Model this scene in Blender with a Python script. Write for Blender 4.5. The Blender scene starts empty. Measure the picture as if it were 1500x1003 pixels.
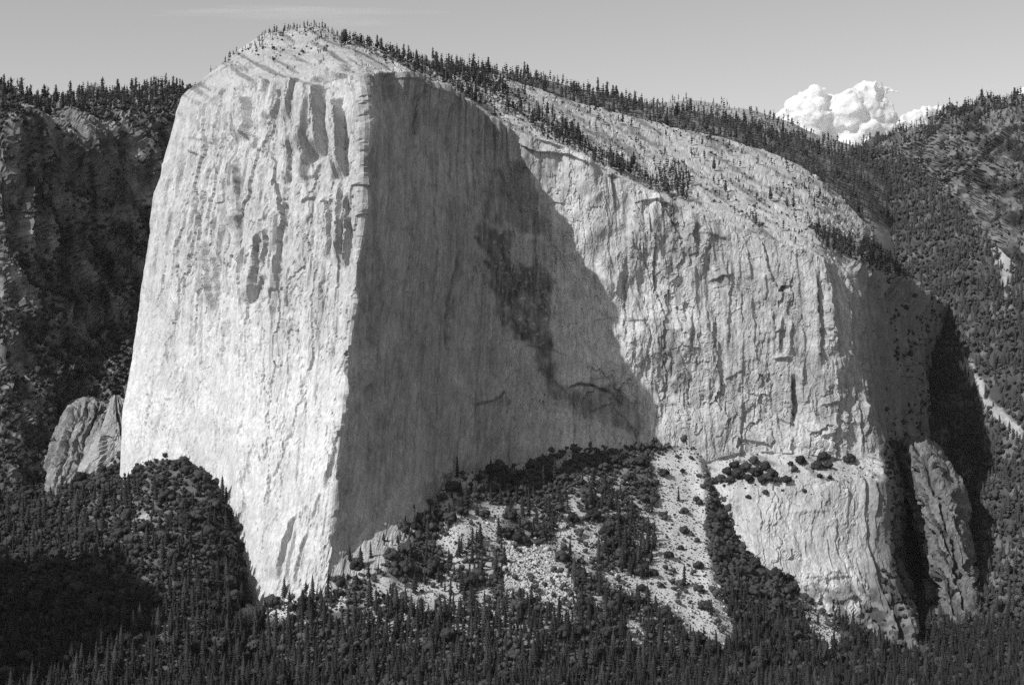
import bpy, bmesh, math, random
import numpy as np

# ---------------------------------------------------------------- camera, sky, sun
SC = bpy.context.scene
COL = SC.collection
FPX = 2340.0          # focal length in pixels of the 1500 px wide photograph
CAMZ = 560.0          # camera stands this far above the valley floor
cam_d = bpy.data.cameras.new('camera')
cam = bpy.data.objects.new('camera', cam_d)
COL.objects.link(cam)
cam.location = (0, 0, CAMZ)
cam.rotation_euler = (math.radians(90), 0, 0)
cam_d.sensor_width = 36.0
cam_d.lens = FPX / 1500.0 * 36.0
cam_d.clip_start = 1.0
cam_d.clip_end = 90000.0
SC.camera = cam

SUN_EL = math.radians(41)
SUN_AZ = math.radians(233.5)      # clockwise from +Y: behind the camera's left shoulder
SUN_DIR = (math.sin(SUN_AZ) * math.cos(SUN_EL), math.cos(SUN_AZ) * math.cos(SUN_EL), math.sin(SUN_EL))

world = bpy.data.worlds.new('World')
SC.world = world
world.use_nodes = True
wn, wl = world.node_tree.nodes, world.node_tree.links
wn.clear()
w_out = wn.new('ShaderNodeOutputWorld')
w_bg = wn.new('ShaderNodeBackground')
w_bw = wn.new('ShaderNodeRGBToBW')
w_sky = wn.new('ShaderNodeTexSky')
w_sky.sky_type = 'NISHITA'
w_sky.sun_disc = False
w_sky.sun_elevation = SUN_EL
w_sky.sun_rotation = SUN_AZ
w_sky.altitude = 1500
w_sky.air_density = 1.0
w_sky.dust_density = 1.8
w_bg.inputs['Strength'].default_value = 0.148
wl.new(w_sky.outputs['Color'], w_bw.inputs['Color'])      # black-and-white film
wl.new(w_bw.outputs['Val'], w_bg.inputs['Color'])
wl.new(w_bg.outputs['Background'], w_out.inputs['Surface'])

sun_d = bpy.data.lights.new('sun', 'SUN')
sun_d.energy = 4.4
sun_d.angle = math.radians(0.5)
sun_d.color = (1.0, 1.0, 1.0)
sun = bpy.data.objects.new('sun', sun_d)
COL.objects.link(sun)
sun.location = (-3000, -1500, 4000)
from mathutils import Vector
sun.rotation_euler = Vector(SUN_DIR).to_track_quat('Z', 'Y').to_euler()

SC.view_settings.view_transform = 'Standard'
SC.view_settings.look = 'None'
SC.view_settings.exposure = 0.0
SC.view_settings.gamma = 1.0
SC.view_settings.use_curve_mapping = False
SC.render.engine = 'CYCLES'
SC.cycles.max_bounces = 28
SC.cycles.diffuse_bounces = 3
SC.cycles.volume_bounces = 28
SC.cycles.use_denoising = False

# ---------------------------------------------------------------- helpers
RNG = np.random.default_rng(7)
random.seed(7)

def P(px, py, Y):
    """world point at distance Y seen at photograph pixel (px, py)"""
    px, py, Y = np.asarray(px, float), np.asarray(py, float), np.asarray(Y, float)
    return np.stack(np.broadcast_arrays((px - 750.0) / FPX * Y, Y, CAMZ + (501.5 - py) / FPX * Y), -1)

def to_px(p):
    return 750.0 + p[..., 0] / p[..., 1] * FPX, 501.5 - (p[..., 2] - CAMZ) / p[..., 1] * FPX

_perm = np.random.default_rng(3).permutation(256)
_perm = np.concatenate([_perm, _perm, _perm]).astype(np.int32)
_g = np.random.default_rng(4).normal(size=(256, 3))
_g /= np.linalg.norm(_g, axis=1)[:, None]
_gx, _gy, _gz = (np.ascontiguousarray(_g[:, i]).astype(np.float32) for i in range(3))

def perlin(x, y, z):
    x, y, z = (np.asarray(v, np.float32) for v in (x, y, z))
    x, y, z = np.broadcast_arrays(x, y, z)
    fx, fy, fz = np.floor(x), np.floor(y), np.floor(z)
    xf, yf, zf = x - fx, y - fy, z - fz
    xi, yi, zi = fx.astype(np.int32) & 255, fy.astype(np.int32) & 255, fz.astype(np.int32) & 255
    u = xf * xf * xf * (xf * (xf * 6 - 15) + 10)
    v = yf * yf * yf * (yf * (yf * 6 - 15) + 10)
    w = zf * zf * zf * (zf * (zf * 6 - 15) + 10)
    res = []
    A = (_perm[xi], _perm[xi + 1])
    for k in (0, 1):
        rows = []
        for j in (0, 1):
            c = []
            for i in (0, 1):
                h = _perm[_perm[A[i] + yi + j] + zi + k]
                c.append(_gx[h] * (xf - i) + _gy[h] * (yf - j) + _gz[h] * (zf - k))
            rows.append(c[0] + u * (c[1] - c[0]))
        res.append(rows[0] + v * (rows[1] - rows[0]))
    return (res[0] + w * (res[1] - res[0])) * np.float32(1.6)

def upsample(a, k, axis, n):
    """linear interpolation of samples taken every k along one axis back to n samples"""
    x = np.minimum(np.arange(n) / k, a.shape[axis] - 1)
    i = np.minimum(x.astype(int), a.shape[axis] - 2)
    t = (x - i).astype(np.float32).reshape((-1, 1) if axis == 0 else (1, -1))
    lo = np.take(a, i, axis); hi = np.take(a, i + 1, axis)
    return lo + (hi - lo) * t

def octave(p, su, sz, off, o):
    """one octave; long waves are sampled on a thinned grid"""
    if p.ndim != 3:
        return perlin(p[..., 0] / su + off + 7.3 * o, p[..., 1] / su + 3.1 * o, p[..., 2] / sz + 5.7 * o)
    nu, nv = p.shape[:2]
    d = getattr(octave, 'step', 2.0)
    ku = int(np.clip(su / (9 * d), 1, 16)); kv = int(np.clip(sz / (9 * d), 1, 16))
    q = np.pad(p, ((0, ku if ku > 1 else 0), (0, kv if kv > 1 else 0), (0, 0)), mode="edge")[::ku, ::kv]
    r = perlin(q[..., 0] / su + off + 7.3 * o, q[..., 1] / su + 3.1 * o, q[..., 2] / sz + 5.7 * o)
    if ku > 1: r = upsample(r, ku, 0, nu)
    if kv > 1: r = upsample(r, kv, 1, nv)
    return r

def fbm(p, s, oct=4, sz=None, off=0.0, gain=0.5):
    """fractal noise of features s metres wide (and sz metres tall)"""
    sz = s if sz is None else sz
    r, a, f = 0.0, 1.0, 1.0
    for o in range(oct):
        r = r + np.float32(a) * octave(p, s / f, sz / f, off, o)
        a *= gain; f *= 2.03
    return r

def ridged(p, s, oct=4, sz=None, off=0.0):
    sz = s if sz is None else sz
    r, a, f = 0.0, 1.0, 1.0
    for o in range(oct):
        r = r + np.float32(a) * (1.0 - 2.0 * np.abs(octave(p, s / f, sz / f, off, o))); a *= 0.5; f *= 2.1
    return r

_hx, _hy, _ha, _hb, _hc = (np.random.default_rng(50 + k).random(256).astype(np.float32) for k in range(5))
def facets(u, v, seed, bias=0.5, flat=0.6):
    """broken rock: cells of a warped Voronoi pattern, each a tilted plane of its own. Returns (height, distance to the nearest joint)"""
    u, v = np.asarray(u, np.float32), np.asarray(v, np.float32)
    iu, iv = np.floor(u).astype(np.int32), np.floor(v).astype(np.int32)
    best = np.full(u.shape, 9.0, np.float32); second = best.copy()
    bh = np.zeros(u.shape, np.int32); bu = np.zeros_like(best); bv = np.zeros_like(best)
    for i in (-1, 0, 1):
        for j in (-1, 0, 1):
            h = _perm[_perm[(iu + i + seed) & 255] + ((iv + j) & 255)]
            du = iu + i + _hx[h] - u; dv = iv + j + _hy[h] - v
            d = du * du + dv * dv
            n = d < best
            second = np.where(n, best, np.minimum(second, d))
            best = np.where(n, d, best); bh = np.where(n, h, bh); bu = np.where(n, -du, bu); bv = np.where(n, -dv, bv)
    tu = bias + 0.9 * (_ha[bh] - 0.5) * 2; tv = 0.8 * (_hb[bh] - 0.5) * 2
    return flat * (_hc[bh] * 2 - 1) + tu * bu + tv * bv, np.sqrt(second) - np.sqrt(best)

def smooth(a, b, x):
    t = np.clip((x - a) / (b - a), 0, 1)
    return t * t * (3 - 2 * t)

def pchip(x, y, xs):
    """monotone cubic along axis 0"""
    x = np.asarray(x, float)
    sh = (-1,) + (1,) * (y.ndim - 1)
    h = np.diff(x).reshape(sh)
    d = np.diff(y, axis=0) / h
    m = np.zeros_like(y)
    w1 = 2 * h[1:] + h[:-1]; w2 = h[1:] + 2 * h[:-1]
    same = d[:-1] * d[1:] > 0
    with np.errstate(divide='ignore', invalid='ignore'):
        hm = (w1 + w2) / (w1 / d[:-1] + w2 / d[1:])
    m[1:-1] = np.where(same, hm, 0.0)
    m[0] = d[0]; m[-1] = d[-1]
    i = np.clip(np.searchsorted(x, xs, side='right') - 1, 0, len(x) - 2)
    hh = (x[i + 1] - x[i]).reshape(sh)
    t = ((xs - x[i]) / (x[i + 1] - x[i])).reshape(sh)
    t2, t3 = t * t, t * t * t
    return (2*t3 - 3*t2 + 1) * y[i] + (t3 - 2*t2 + t) * hh * m[i] + (-2*t3 + 3*t2) * y[i+1] + (t3 - t2) * hh * m[i+1]

def params(ctrl, axis):
    """chord-length parameter measured in picture pixels, averaged over the other axis"""
    px, py = to_px(ctrl)
    q = np.stack([px, py], -1)
    d = np.linalg.norm(np.diff(q, axis=axis), axis=-1)
    d = np.clip(d.mean(axis=1 - axis), 3, None)
    return np.concatenate([[0], np.cumsum(d)])

def loft(ctrl, nu, nv):
    """ctrl[column, row, xyz] -> smooth grid [nu, nv, xyz]"""
    ctrl = np.asarray(ctrl, float)
    pu, pv = params(ctrl, 0), params(ctrl, 1)
    a = pchip(pu, ctrl, np.linspace(0, pu[-1], nu))
    b = pchip(pv, np.swapaxes(a, 0, 1), np.linspace(0, pv[-1], nv))
    return np.swapaxes(b, 0, 1)

def normals(g):
    du = np.gradient(g, axis=0); dv = np.gradient(g, axis=1)
    n = np.cross(du, dv)
    n /= np.linalg.norm(n, axis=-1, keepdims=True) + 1e-9
    flip = (n * (g - np.array([0, 0, CAMZ]))).sum(-1).mean() > 0
    return -n if flip else n

def blur(a, n):
    for _ in range(n):
        b = np.pad(a, ((1, 1), (1, 1)) + ((0, 0),) * (a.ndim - 2), mode='edge')
        a = (b[:-2, 1:-1] + b[2:, 1:-1] + b[1:-1, :-2] + b[1:-1, 2:] + 2 * a) / 6
    return a

def in_poly(poly, px, py):
    poly = np.asarray(poly, float)
    r = np.zeros(px.shape, bool)
    j = len(poly) - 1
    for i in range(len(poly)):
        xi, yi = poly[i]; xj, yj = poly[j]
        if yi != yj:
            c = ((yi > py) != (yj > py)) & (px < (xj - xi) * (py - yi) / (yj - yi) + xi)
            r ^= c
        j = i
    return r

def grid_mesh(name, g, mat, alb=None, parent=None, shade=True):
    nu, nv = g.shape[:2]
    me = bpy.data.meshes.new(name)
    idx = np.arange(nu * nv).reshape(nu, nv)
    q = np.stack([idx[:-1, :-1], idx[1:, :-1], idx[1:, 1:], idx[:-1, 1:]], -1).reshape(-1, 4)
    n = np.cross(g[nu//2+1, nv//2] - g[nu//2, nv//2], g[nu//2, nv//2+1] - g[nu//2, nv//2])
    if (n * (g[nu//2, nv//2] - np.array([0, 0, CAMZ]))).sum() > 0:
        q = q[:, ::-1]
    me.vertices.add(nu * nv)
    me.vertices.foreach_set('co', g.reshape(-1).astype(np.float32))
    me.loops.add(q.size)
    me.loops.foreach_set('vertex_index', q.reshape(-1).astype(np.int32))
    me.polygons.add(len(q))
    me.polygons.foreach_set('loop_start', (np.arange(len(q)) * 4).astype(np.int32))
    me.polygons.foreach_set('loop_total', np.full(len(q), 4, np.int32))
    me.polygons.foreach_set('use_smooth', np.full(len(q), shade))
    if alb is not None:
        at = me.attributes.new('stone_colour', 'FLOAT', 'POINT')
        at.data.foreach_set('value', alb.reshape(-1).astype(np.float32))
    me.update(); me.validate()
    me.materials.append(mat)
    o = bpy.data.objects.new(name, me)
    COL.objects.link(o)
    if parent: o.parent = parent
    return o

def tag(o, label=None, cat=None, group=None, kind=None):
    if label: o['label'] = label
    if cat: o['category'] = cat
    if group: o['group'] = group
    if kind: o['kind'] = kind
    return o

# ---------------------------------------------------------------- materials (all grey: the photograph is black and white)
def rock_material(name, grain=0.25, bump=0.6, scale=1.0, streaky=True):
    m = bpy.data.materials.new(name); m.use_nodes = True
    n, l = m.node_tree.nodes, m.node_tree.links
    b = n['Principled BSDF']
    b.inputs['Roughness'].default_value = 0.9
    b.inputs['Specular IOR Level'].default_value = 0.15
    at = n.new('ShaderNodeAttribute'); at.attribute_name = 'stone_colour'
    tc = n.new('ShaderNodeTexCoord')
    mp = n.new('ShaderNodeMapping')
    mp.inputs['Scale'].default_value = (1, 1, 0.38 if streaky else 1)
    l.new(tc.outputs['Object'], mp.inputs['Vector'])
    n1 = n.new('ShaderNodeTexNoise'); n1.inputs['Scale'].default_value = 0.22 * scale; n1.inputs['Detail'].default_value = 6
    n1.inputs['Roughness'].default_value = 0.65
    l.new(mp.outputs['Vector'], n1.inputs['Vector'])
    mr = n.new('ShaderNodeMapRange')
    mr.inputs['From Min'].default_value = 0.25; mr.inputs['From Max'].default_value = 0.75
    mr.inputs['To Min'].default_value = 1 - grain; mr.inputs['To Max'].default_value = 1 + grain
    l.new(n1.outputs['Fac'], mr.inputs['Value'])
    mu = n.new('ShaderNodeMath'); mu.operation = 'MULTIPLY'
    l.new(at.outputs['Fac'], mu.inputs[0]); l.new(mr.outputs['Result'], mu.inputs[1])
    l.new(mu.outputs['Value'], b.inputs['Base Color'])
    n2 = n.new('ShaderNodeTexNoise'); n2.inputs['Scale'].default_value = 0.35 * scale; n2.inputs['Detail'].default_value = 5
    n2.inputs['Roughness'].default_value = 0.7
    l.new(mp.outputs['Vector'], n2.inputs['Vector'])
    bp = n.new('ShaderNodeBump'); bp.inputs['Strength'].default_value = bump; bp.inputs['Distance'].default_value = 2.2
    l.new(n2.outputs['Fac'], bp.inputs['Height'])
    l.new(bp.outputs['Normal'], b.inputs['Normal'])
    return m

def leaf_material(name, lo, hi):
    m = bpy.data.materials.new(name); m.use_nodes = True
    n, l = m.node_tree.nodes, m.node_tree.links
    b = n['Principled BSDF']
    b.inputs['Roughness'].default_value = 0.8
    b.inputs['Specular IOR Level'].default_value = 0.15
    oi = n.new('ShaderNodeObjectInfo')
    ge = n.new('ShaderNodeTexCoord')
    no = n.new('ShaderNodeTexNoise'); no.inputs['Scale'].default_value = 0.9; no.inputs['Detail'].default_value = 2
    l.new(ge.outputs['Object'], no.inputs['Vector'])
    ad = n.new('ShaderNodeMath'); ad.operation = 'ADD'
    l.new(oi.outputs['Random'], ad.inputs[0]); l.new(no.outputs['Fac'], ad.inputs[1])
    mr = n.new('ShaderNodeMapRange')
    mr.inputs['From Min'].default_value = 0.3; mr.inputs['From Max'].default_value = 1.7
    mr.inputs['To Min'].default_value = lo; mr.inputs['To Max'].default_value = hi
    l.new(ad.outputs['Value'], mr.inputs['Value'])
    l.new(mr.outputs['Result'], b.inputs['Base Color'])
    return m

M_ROCK = rock_material('pale_granite', grain=0.34, bump=0.75)
M_DARK = rock_material('weathered_rock', grain=0.45, bump=1.0, streaky=False)
M_SOIL = rock_material('rubble_ground', grain=0.28, bump=0.4, scale=1.6, streaky=False)

# ---------------------------------------------------------------- the great granite cliff
# every column: back ridge, mid slab, rim, six wall points, base, ledge, lower wall, foot  as (px, py, distance)
CL = [
 # hidden side behind the left edge
 [(330,150,3600),(325,165,3600),(320,185,3600),(318,225,3590),(315,310,3560),(312,400,3520),(310,480,3490),(308,560,3460),(305,610,3430),(300,650,3420),(300,700,3400),(300,760,3390),(300,860,3380)],
 [(268,142,3330),(262,155,3310),(256,182,3290),(245,225,3270),(226,310,3240),(211,400,3200),(200,480,3170),(189,550,3140),(180,600,3120),(178,650,3100),(176,700,3080),(176,760,3060),(176,860,3040)],
 [(300,116,3240),(296,130,3200),(290,158,3170),(282,215,3150),(265,310,3110),(253,400,3080),(245,480,3050),(236,560,3010),(230,630,2990),(228,690,2970),(226,740,2950),(226,800,2940),(226,880,2930)],
 [(345,80,3150),(346,94,3100),(345,118,3050),(338,190,3020),(325,300,2980),(318,400,2950),(312,480,2920),(308,570,2880),(306,660,2850),(305,740,2830),(304,790,2820),(304,830,2810),(304,900,2800)],
 [(400,47,3050),(402,76,2960),(400,116,2890),(395,190,2870),(385,300,2840),(378,400,2810),(372,480,2780),(366,590,2720),(360,720,2650),(358,850,2590),(358,890,2580),(358,910,2570),(358,950,2560)],
 [(458,40,3020),(455,74,2930),(456,116,2830),(450,190,2795),(445,300,2765),(440,400,2735),(434,500,2705),(424,620,2640),(410,750,2550),(398,890,2470),(396,920,2460),(396,950,2450),(396,980,2440)],
 [(512,56,3010),(518,80,2900),(527,108,2740),(533,190,2715),(529,300,2685),(522,400,2655),(510,500,2625),(498,620,2565),(484,760,2480),(470,895,2400),(468,930,2395),(468,950,2390),(468,980,2380)],
 [(572,78,3060),(582,93,2960),(603,110,2820),(606,190,2800),(604,300,2780),(598,400,2760),(590,500,2735),(584,620,2680),(576,740,2572),(562,845,2440),(560,880,2432),(560,910,2428),(560,950,2420)],
 [(640,104,3200),(650,122,3100),(682,148,2930),(686,220,2910),(690,310,2895),(690,400,2885),(688,500,2865),(682,610,2810),(672,700,2750),(655,765,2700),(655,800,2695),(655,840,2690),(655,880,2680)],
 [(712,108,3500),(728,135,3250),(742,186,3000),(746,250,2985),(750,330,2975),(752,410,2970),(752,500,2950),(748,590,2920),(742,660,2880),(735,720,2850),(735,760,2845),(735,800,2840),(735,850,2830)],
 [(832,146,3620),(838,185,3340),(845,224,3090),(848,280,3080),(850,350,3075),(852,430,3070),(853,510,3060),(850,580,3045),(846,640,3015),(842,695,2990),(842,740,2985),(842,790,2980),(842,850,2970)],
 [(960,180,3720),(964,235,3420),(975,292,3160),(980,340,3150),(984,410,3150),(986,480,3145),(988,545,3135),(990,600,3120),(992,640,3105),(995,685,3085),(995,720,3080),(995,780,3070),(995,850,3060)],
 [(1080,208,3760),(1084,272,3430),(1098,338,3190),(1104,390,3180),(1108,450,3178),(1110,510,3170),(1110,565,3160),(1108,610,3150),(1106,640,3140),(1104,662,3120),(1102,705,3010),(1100,770,2940),(1110,860,2870)],
 [(1180,248,3740),(1184,312,3420),(1192,371,3190),(1197,415,3182),(1201,470,3178),(1204,525,3170),(1205,580,3160),(1204,625,3145),(1203,650,3130),(1202,668,3110),(1200,700,3025),(1202,780,2960),(1225,910,2860)],
 [(1262,320,3720),(1254,362,3460),(1238,400,3230),(1252,450,3215),(1261,510,3200),(1266,560,3190),(1270,600,3175),(1278,640,3155),(1284,664,3135),(1290,682,3110),(1292,700,3070),(1289,792,3000),(1345,965,2830)],
 [(1318,398,3760),(1310,420,3640),(1296,440,3540),(1304,490,3540),(1312,540,3540),(1318,590,3530),(1322,630,3520),(1326,665,3510),(1330,700,3500),(1332,720,3480),(1335,760,3460),(1340,840,3420),(1372,975,3300)],
 [(1392,452,4250),(1392,470,4230),(1392,490,4220),(1392,540,4210),(1392,590,4200),(1392,640,4190),(1392,680,4180),(1392,720,4160),(1392,750,4140),(1394,780,4120),(1396,820,4100),(1400,880,4050),(1420,975,3950)],
]
def split_between(seq, i, fr):
    """insert straight-line control points between i and i+1 so that an edge stays crisp"""
    a, b = np.asarray(seq[i], float), np.asarray(seq[i + 1], float)
    return [a + (b - a) * f for f in fr]

def crease_cols(C, at, near=0.12):
    out = []
    for i in range(len(C)):
        if i in at: out.append(C[i - 1] + (C[i] - C[i - 1]) * (1 - near))
        out.append(C[i])
        if i in at: out.append(C[i] + (C[i + 1] - C[i]) * near)
    return np.stack(out)

CL = np.array(CL, float)
for i in range(6):                                   # angle of the sunlit wall
    CL[i, :, 2] = CL[6, :, 2] + (CL[i, :, 2] - CL[6, :, 2]) * 0.54
for i, d in ((7, 62), (8, 142), (9, 152), (10, 54), (11, -10), (12, -28), (13, -38)):   # concave shaded wall
    CL[i, 3:9, 2] += d
    CL[i, 2, 2] += d * 0.8
    CL[i, 9:, 2] += d * 0.35
CL[1:6, 2, 2] += 34; CL[1:6, 3, 2] += 6; CL[1:6, 1, 2] += 12
ctrl = P(*np.moveaxis(CL, -1, 0))
# rows behind the ridge so that the dome has a back
ridge = ctrl[:, 0]
back1 = ridge + np.array([0, 160, -50]); back2 = ridge + np.array([0, 520, -260])
ctrl = np.concatenate([back2[:, None], back1[:, None], ctrl], 1)
ctrl = crease_cols(ctrl, {6, 14}, 0.10)
ctrl = np.swapaxes(crease_cols(np.swapaxes(ctrl, 0, 1), {4, 12}, 0.14), 0, 1)
NU, NV = 960, 690
g = loft(ctrl, NU, NV)
px, py = to_px(g)
nrm = normals(blur(g, 6))
rimy = np.interp(px, [250, 340, 400, 527, 600, 680, 742, 845, 975, 1098, 1192, 1240, 1330], [182, 118, 116, 108, 110, 148, 186, 224, 292, 338, 371, 400, 440])
LW = 9 * perlin(px / 30.0, py / 40.0, 3.3) + 5 * perlin(px / 9.0, py / 14.0, 7.3)
ontop = smooth(rimy + 16, rimy - 4, py + (14 * perlin(px / 26.0, py / 26.0, 3.3) + 8 * perlin(px / 9.0, py / 9.0, 3.9)) * (px < 560)) + smooth(1020, 1045, px) * smooth(650, 664, py + LW) * (1 - smooth(696, 712, py + 2 * LW)) * (1 - smooth(1290, 1296, px))
steep = 1 - smooth(0.25, 0.6, nrm[..., 2]) * np.clip(ontop, 0, 1)          # 1 on the walls, 0 on the slabs
wall_dist = np.cumsum(np.concatenate([[0], np.linalg.norm(np.diff(g[:, NV // 2], axis=0), axis=-1)]))
S = np.broadcast_to(wall_dist[:, None], px.shape)    # metres along the wall
W3 = np.stack([S, g[..., 1] * 0.25, g[..., 2]], -1)

# region masks along the wall
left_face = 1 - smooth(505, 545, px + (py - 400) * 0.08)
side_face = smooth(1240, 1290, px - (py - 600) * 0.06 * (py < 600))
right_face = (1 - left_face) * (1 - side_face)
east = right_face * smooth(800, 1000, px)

PXS, PYS = px[::8, ::8], py[::8, ::8]
def window(x0, x1, y0, y1):
    """the block of grid vertices that covers a patch of the wall"""
    i, j = np.nonzero((PXS > x0) & (PXS < x1) & (PYS > y0) & (PYS < y1))
    if len(i) == 0: return None
    return slice(max(0, i.min() * 8 - 8), i.max() * 8 + 9), slice(max(int(NV * 0.06), j.min() * 8 - 8), j.max() * 8 + 9)

def feature(kind, line, depth, width, taper=0.18):
    """flake: rock standing proud left of a line, dropping off sharply on its right; recess: cut in to the right of it; groove: a crack; pillar: a raised rib"""
    line = np.asarray(line, float)
    ys, xs = line[:, 1], line[:, 0]
    w = window(xs.min() - width - 10, xs.max() + width + 10, ys[0] - 10, ys[-1] + 10)
    if w is None: return
    X, Y = px[w], py[w]
    lx = np.interp(Y, ys, xs)
    t = (Y - ys[0]) / (ys[-1] - ys[0])
    wob = (2.6 * perlin(Y / 14.0, xs[0] * 0.37, 0.5) + 0.8 * perlin(Y / 6.0, xs[0] * 0.7, 4.5)) * (kind != 'pillar')
    dx = X - lx - wob
    on = smooth(-0.02, taper, t) * (1 - smooth(1 - taper, 1.02, t)) * (t > -0.02) * (t < 1.02)
    if kind == 'flake':
        r = np.where(dx < 0, np.clip(1 + dx / width, 0, 1), np.clip(1 - dx / 2.6, 0, 1))
    elif kind == 'recess':
        r = -np.where(dx > 0, np.clip(1 - dx / width, 0, 1), np.clip(1 + dx / 2.6, 0, 1))
    elif kind == 'groove':
        r = -0.8 * np.exp(-(dx / (width + 0.9)) ** 2)
    else:
        r = np.clip(1 - np.abs(dx) / width, 0, 1)
    disp[w] += depth * r * on

def roof(line, depth, height, taper=0.2):
    """rock standing proud above a line that runs sideways, undercut below it"""
    line = np.asarray(line, float)
    w = window(line[0, 0] - 10, line[-1, 0] + 10, line[:, 1].min() - height - 10, line[:, 1].max() + 12)
    if w is None: return
    X, Y = px[w], py[w]
    ly = np.interp(X, line[:, 0], line[:, 1]) + 1.5 * perlin(X / 8.0, line[0, 1] * 0.31, 2.5)
    t = (X - line[0, 0]) / (line[-1, 0] - line[0, 0])
    on = smooth(-0.02, taper, t) * (1 - smooth(1 - taper, 1.02, t)) * (t > -0.02) * (t < 1.02)
    dy = ly - Y
    r = np.where(dy > 0, np.clip(1 - dy / height, 0, 1), np.clip(1 + dy / 2.6, 0, 1))
    disp[w] += depth * r * on

disp = np.zeros_like(px)
# broad swells, vertical flutes and the overlapping sheets that granite sheds
up = smooth(660, 260, py)
calm = smooth(-0.35, 0.35, fbm(W3, 150, 2, 260, off=11.0))
disp += steep * fbm(W3, 170, 3, 420) * 9 * (0.4 + 0.6 * up)
disp += steep * left_face * up * fbm(W3, 80, 2, 900, 6.0) * 12
disp += steep * ridged(W3, 40, 3, 420, 2.0) * (1.3 * left_face * (0.06 + up) * calm + 0.4 * right_face + 4.0 * side_face)
disp += steep * fbm(W3, 26, 4, 240, 5.0) * (0.8 * left_face + 0.6 * right_face + 0.3 * east + 3.0 * side_face)
# flakes whose edges face right, so each throws a thin shadow
for wid, amp, off in ((74, 17.0, 9.0), (31, 7.0, 21.0)):
    ph = (S / wid + 0.9 * fbm(W3, wid * 1.7, 4, wid * 16, off, 0.4)) % 1.0
    on = smooth(0.0, 0.25, fbm(W3, wid * 1.2, 2, wid * 2.6, off + 3))
    disp += steep * amp * on * ph ** 1.5 * np.clip((1 - ph) / 0.10, 0, 1) * (left_face * (0.05 + 0.95 * up) + 0.08 * right_face + 0.14 * east + 0.8 * side_face)
wob_u = fbm(W3, 40, 4, 90, 61.0, 0.6); wob_v = fbm(W3, 50, 4, 70, 67.0, 0.6)
for wid, tall, amp, sd in ((60, 400, 7.0, 3), (25, 150, 3.2, 17), (11, 48, 1.3, 31), (5.5, 14, 0.6, 47)):
    fh_, fe_ = facets(S / wid + wob_u * (8 + 0.12 * wid + 10 * east) / wid, g[..., 2] / (tall * (1 - 0.5 * east)) + wob_v * 34 / tall, sd)
    k = left_face * (0.10 + 0.95 * up) * (1.25 if wid > 20 else 0.7) + right_face * 0.34 + 0.42 * east + 1.3 * side_face
    disp += steep * amp * fh_ * k * (0.45 + 0.55 * smooth(-0.3, 0.3, fbm(W3, wid * 3, 2, tall * 2, sd)))
    if wid > 8:
        cr = fe_ * wid
        crack = np.clip(1 - cr / 1.7, 0, 1) * smooth(0.05, 0.3, fbm(W3, wid * 2.0, 2, tall, sd + 40.0))
        disp -= steep * crack * (2.6 + 2.0 * (wid > 40)) * (left_face + 0.7 * right_face)
disp += fbm(W3, 7, 3, 18, 13.0, 0.6) * (0.5 + 0.3 * east) * (0.4 + 0.6 * steep)
# rougher, blockier rock in the lower right buttress and under the ledge
blk = smooth(1030, 1060, px) * smooth(520, 600, py) * (1 - side_face)
lowb = smooth(1025, 1050, px) * smooth(690, 706, py) * (1 - side_face)
disp *= 1 - 0.35 * lowb
lowr = smooth(830, 862, py - 0.06 * (px - 1200)) * smooth(1140, 1200, px) * (px < 1420)
disp += lowr * steep * (facets(S / 26 + wob_u * 0.4 + g[..., 2] / 60, g[..., 2] / 48 + wob_v * 0.4, 57, 0.4)[0] * 9.0 + facets(S / 11, g[..., 2] / 20, 58, 0.4)[0] * 3.0)
bf, be = facets(S / 30 + wob_u * 0.5, g[..., 2] / 34 + wob_v * 0.5, 77, 0.2)
disp += blk * steep * (fbm(g, 42, 4, 42, 3.3) * 2.5 + bf * 5.0) * (1 - 0.55 * smooth(660, 690, py) * (1 - smooth(820, 850, py)))
# slabs: exfoliation benches that run along the slope
G3 = np.stack([g[..., 0] + 0.55 * g[..., 1], g[..., 1] * 0.4, g[..., 2] * 1.2], -1)
sa = G3[..., 0] / 42 + fbm(G3, 50, 3, off=4.0) * 0.8; sb = (g[..., 2] * 1.0 + 0.25 * g[..., 1]) / 16 + fbm(G3, 60, 3, off=5.0) * 1.0
sf1, se1 = facets(sa, sb, 63, 0.0); sf2, se2 = facets(sa * 2.6, sb * 2.4, 71, 0.0)
disp += (1 - steep) * (sf1 * 3.2 + sf2 * 0.25 - 1.6 * np.clip(1 - se1 / 0.12, 0, 1))
disp += (1 - steep) * fbm(G3, 70, 3, off=17.0) * 4.0

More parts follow.
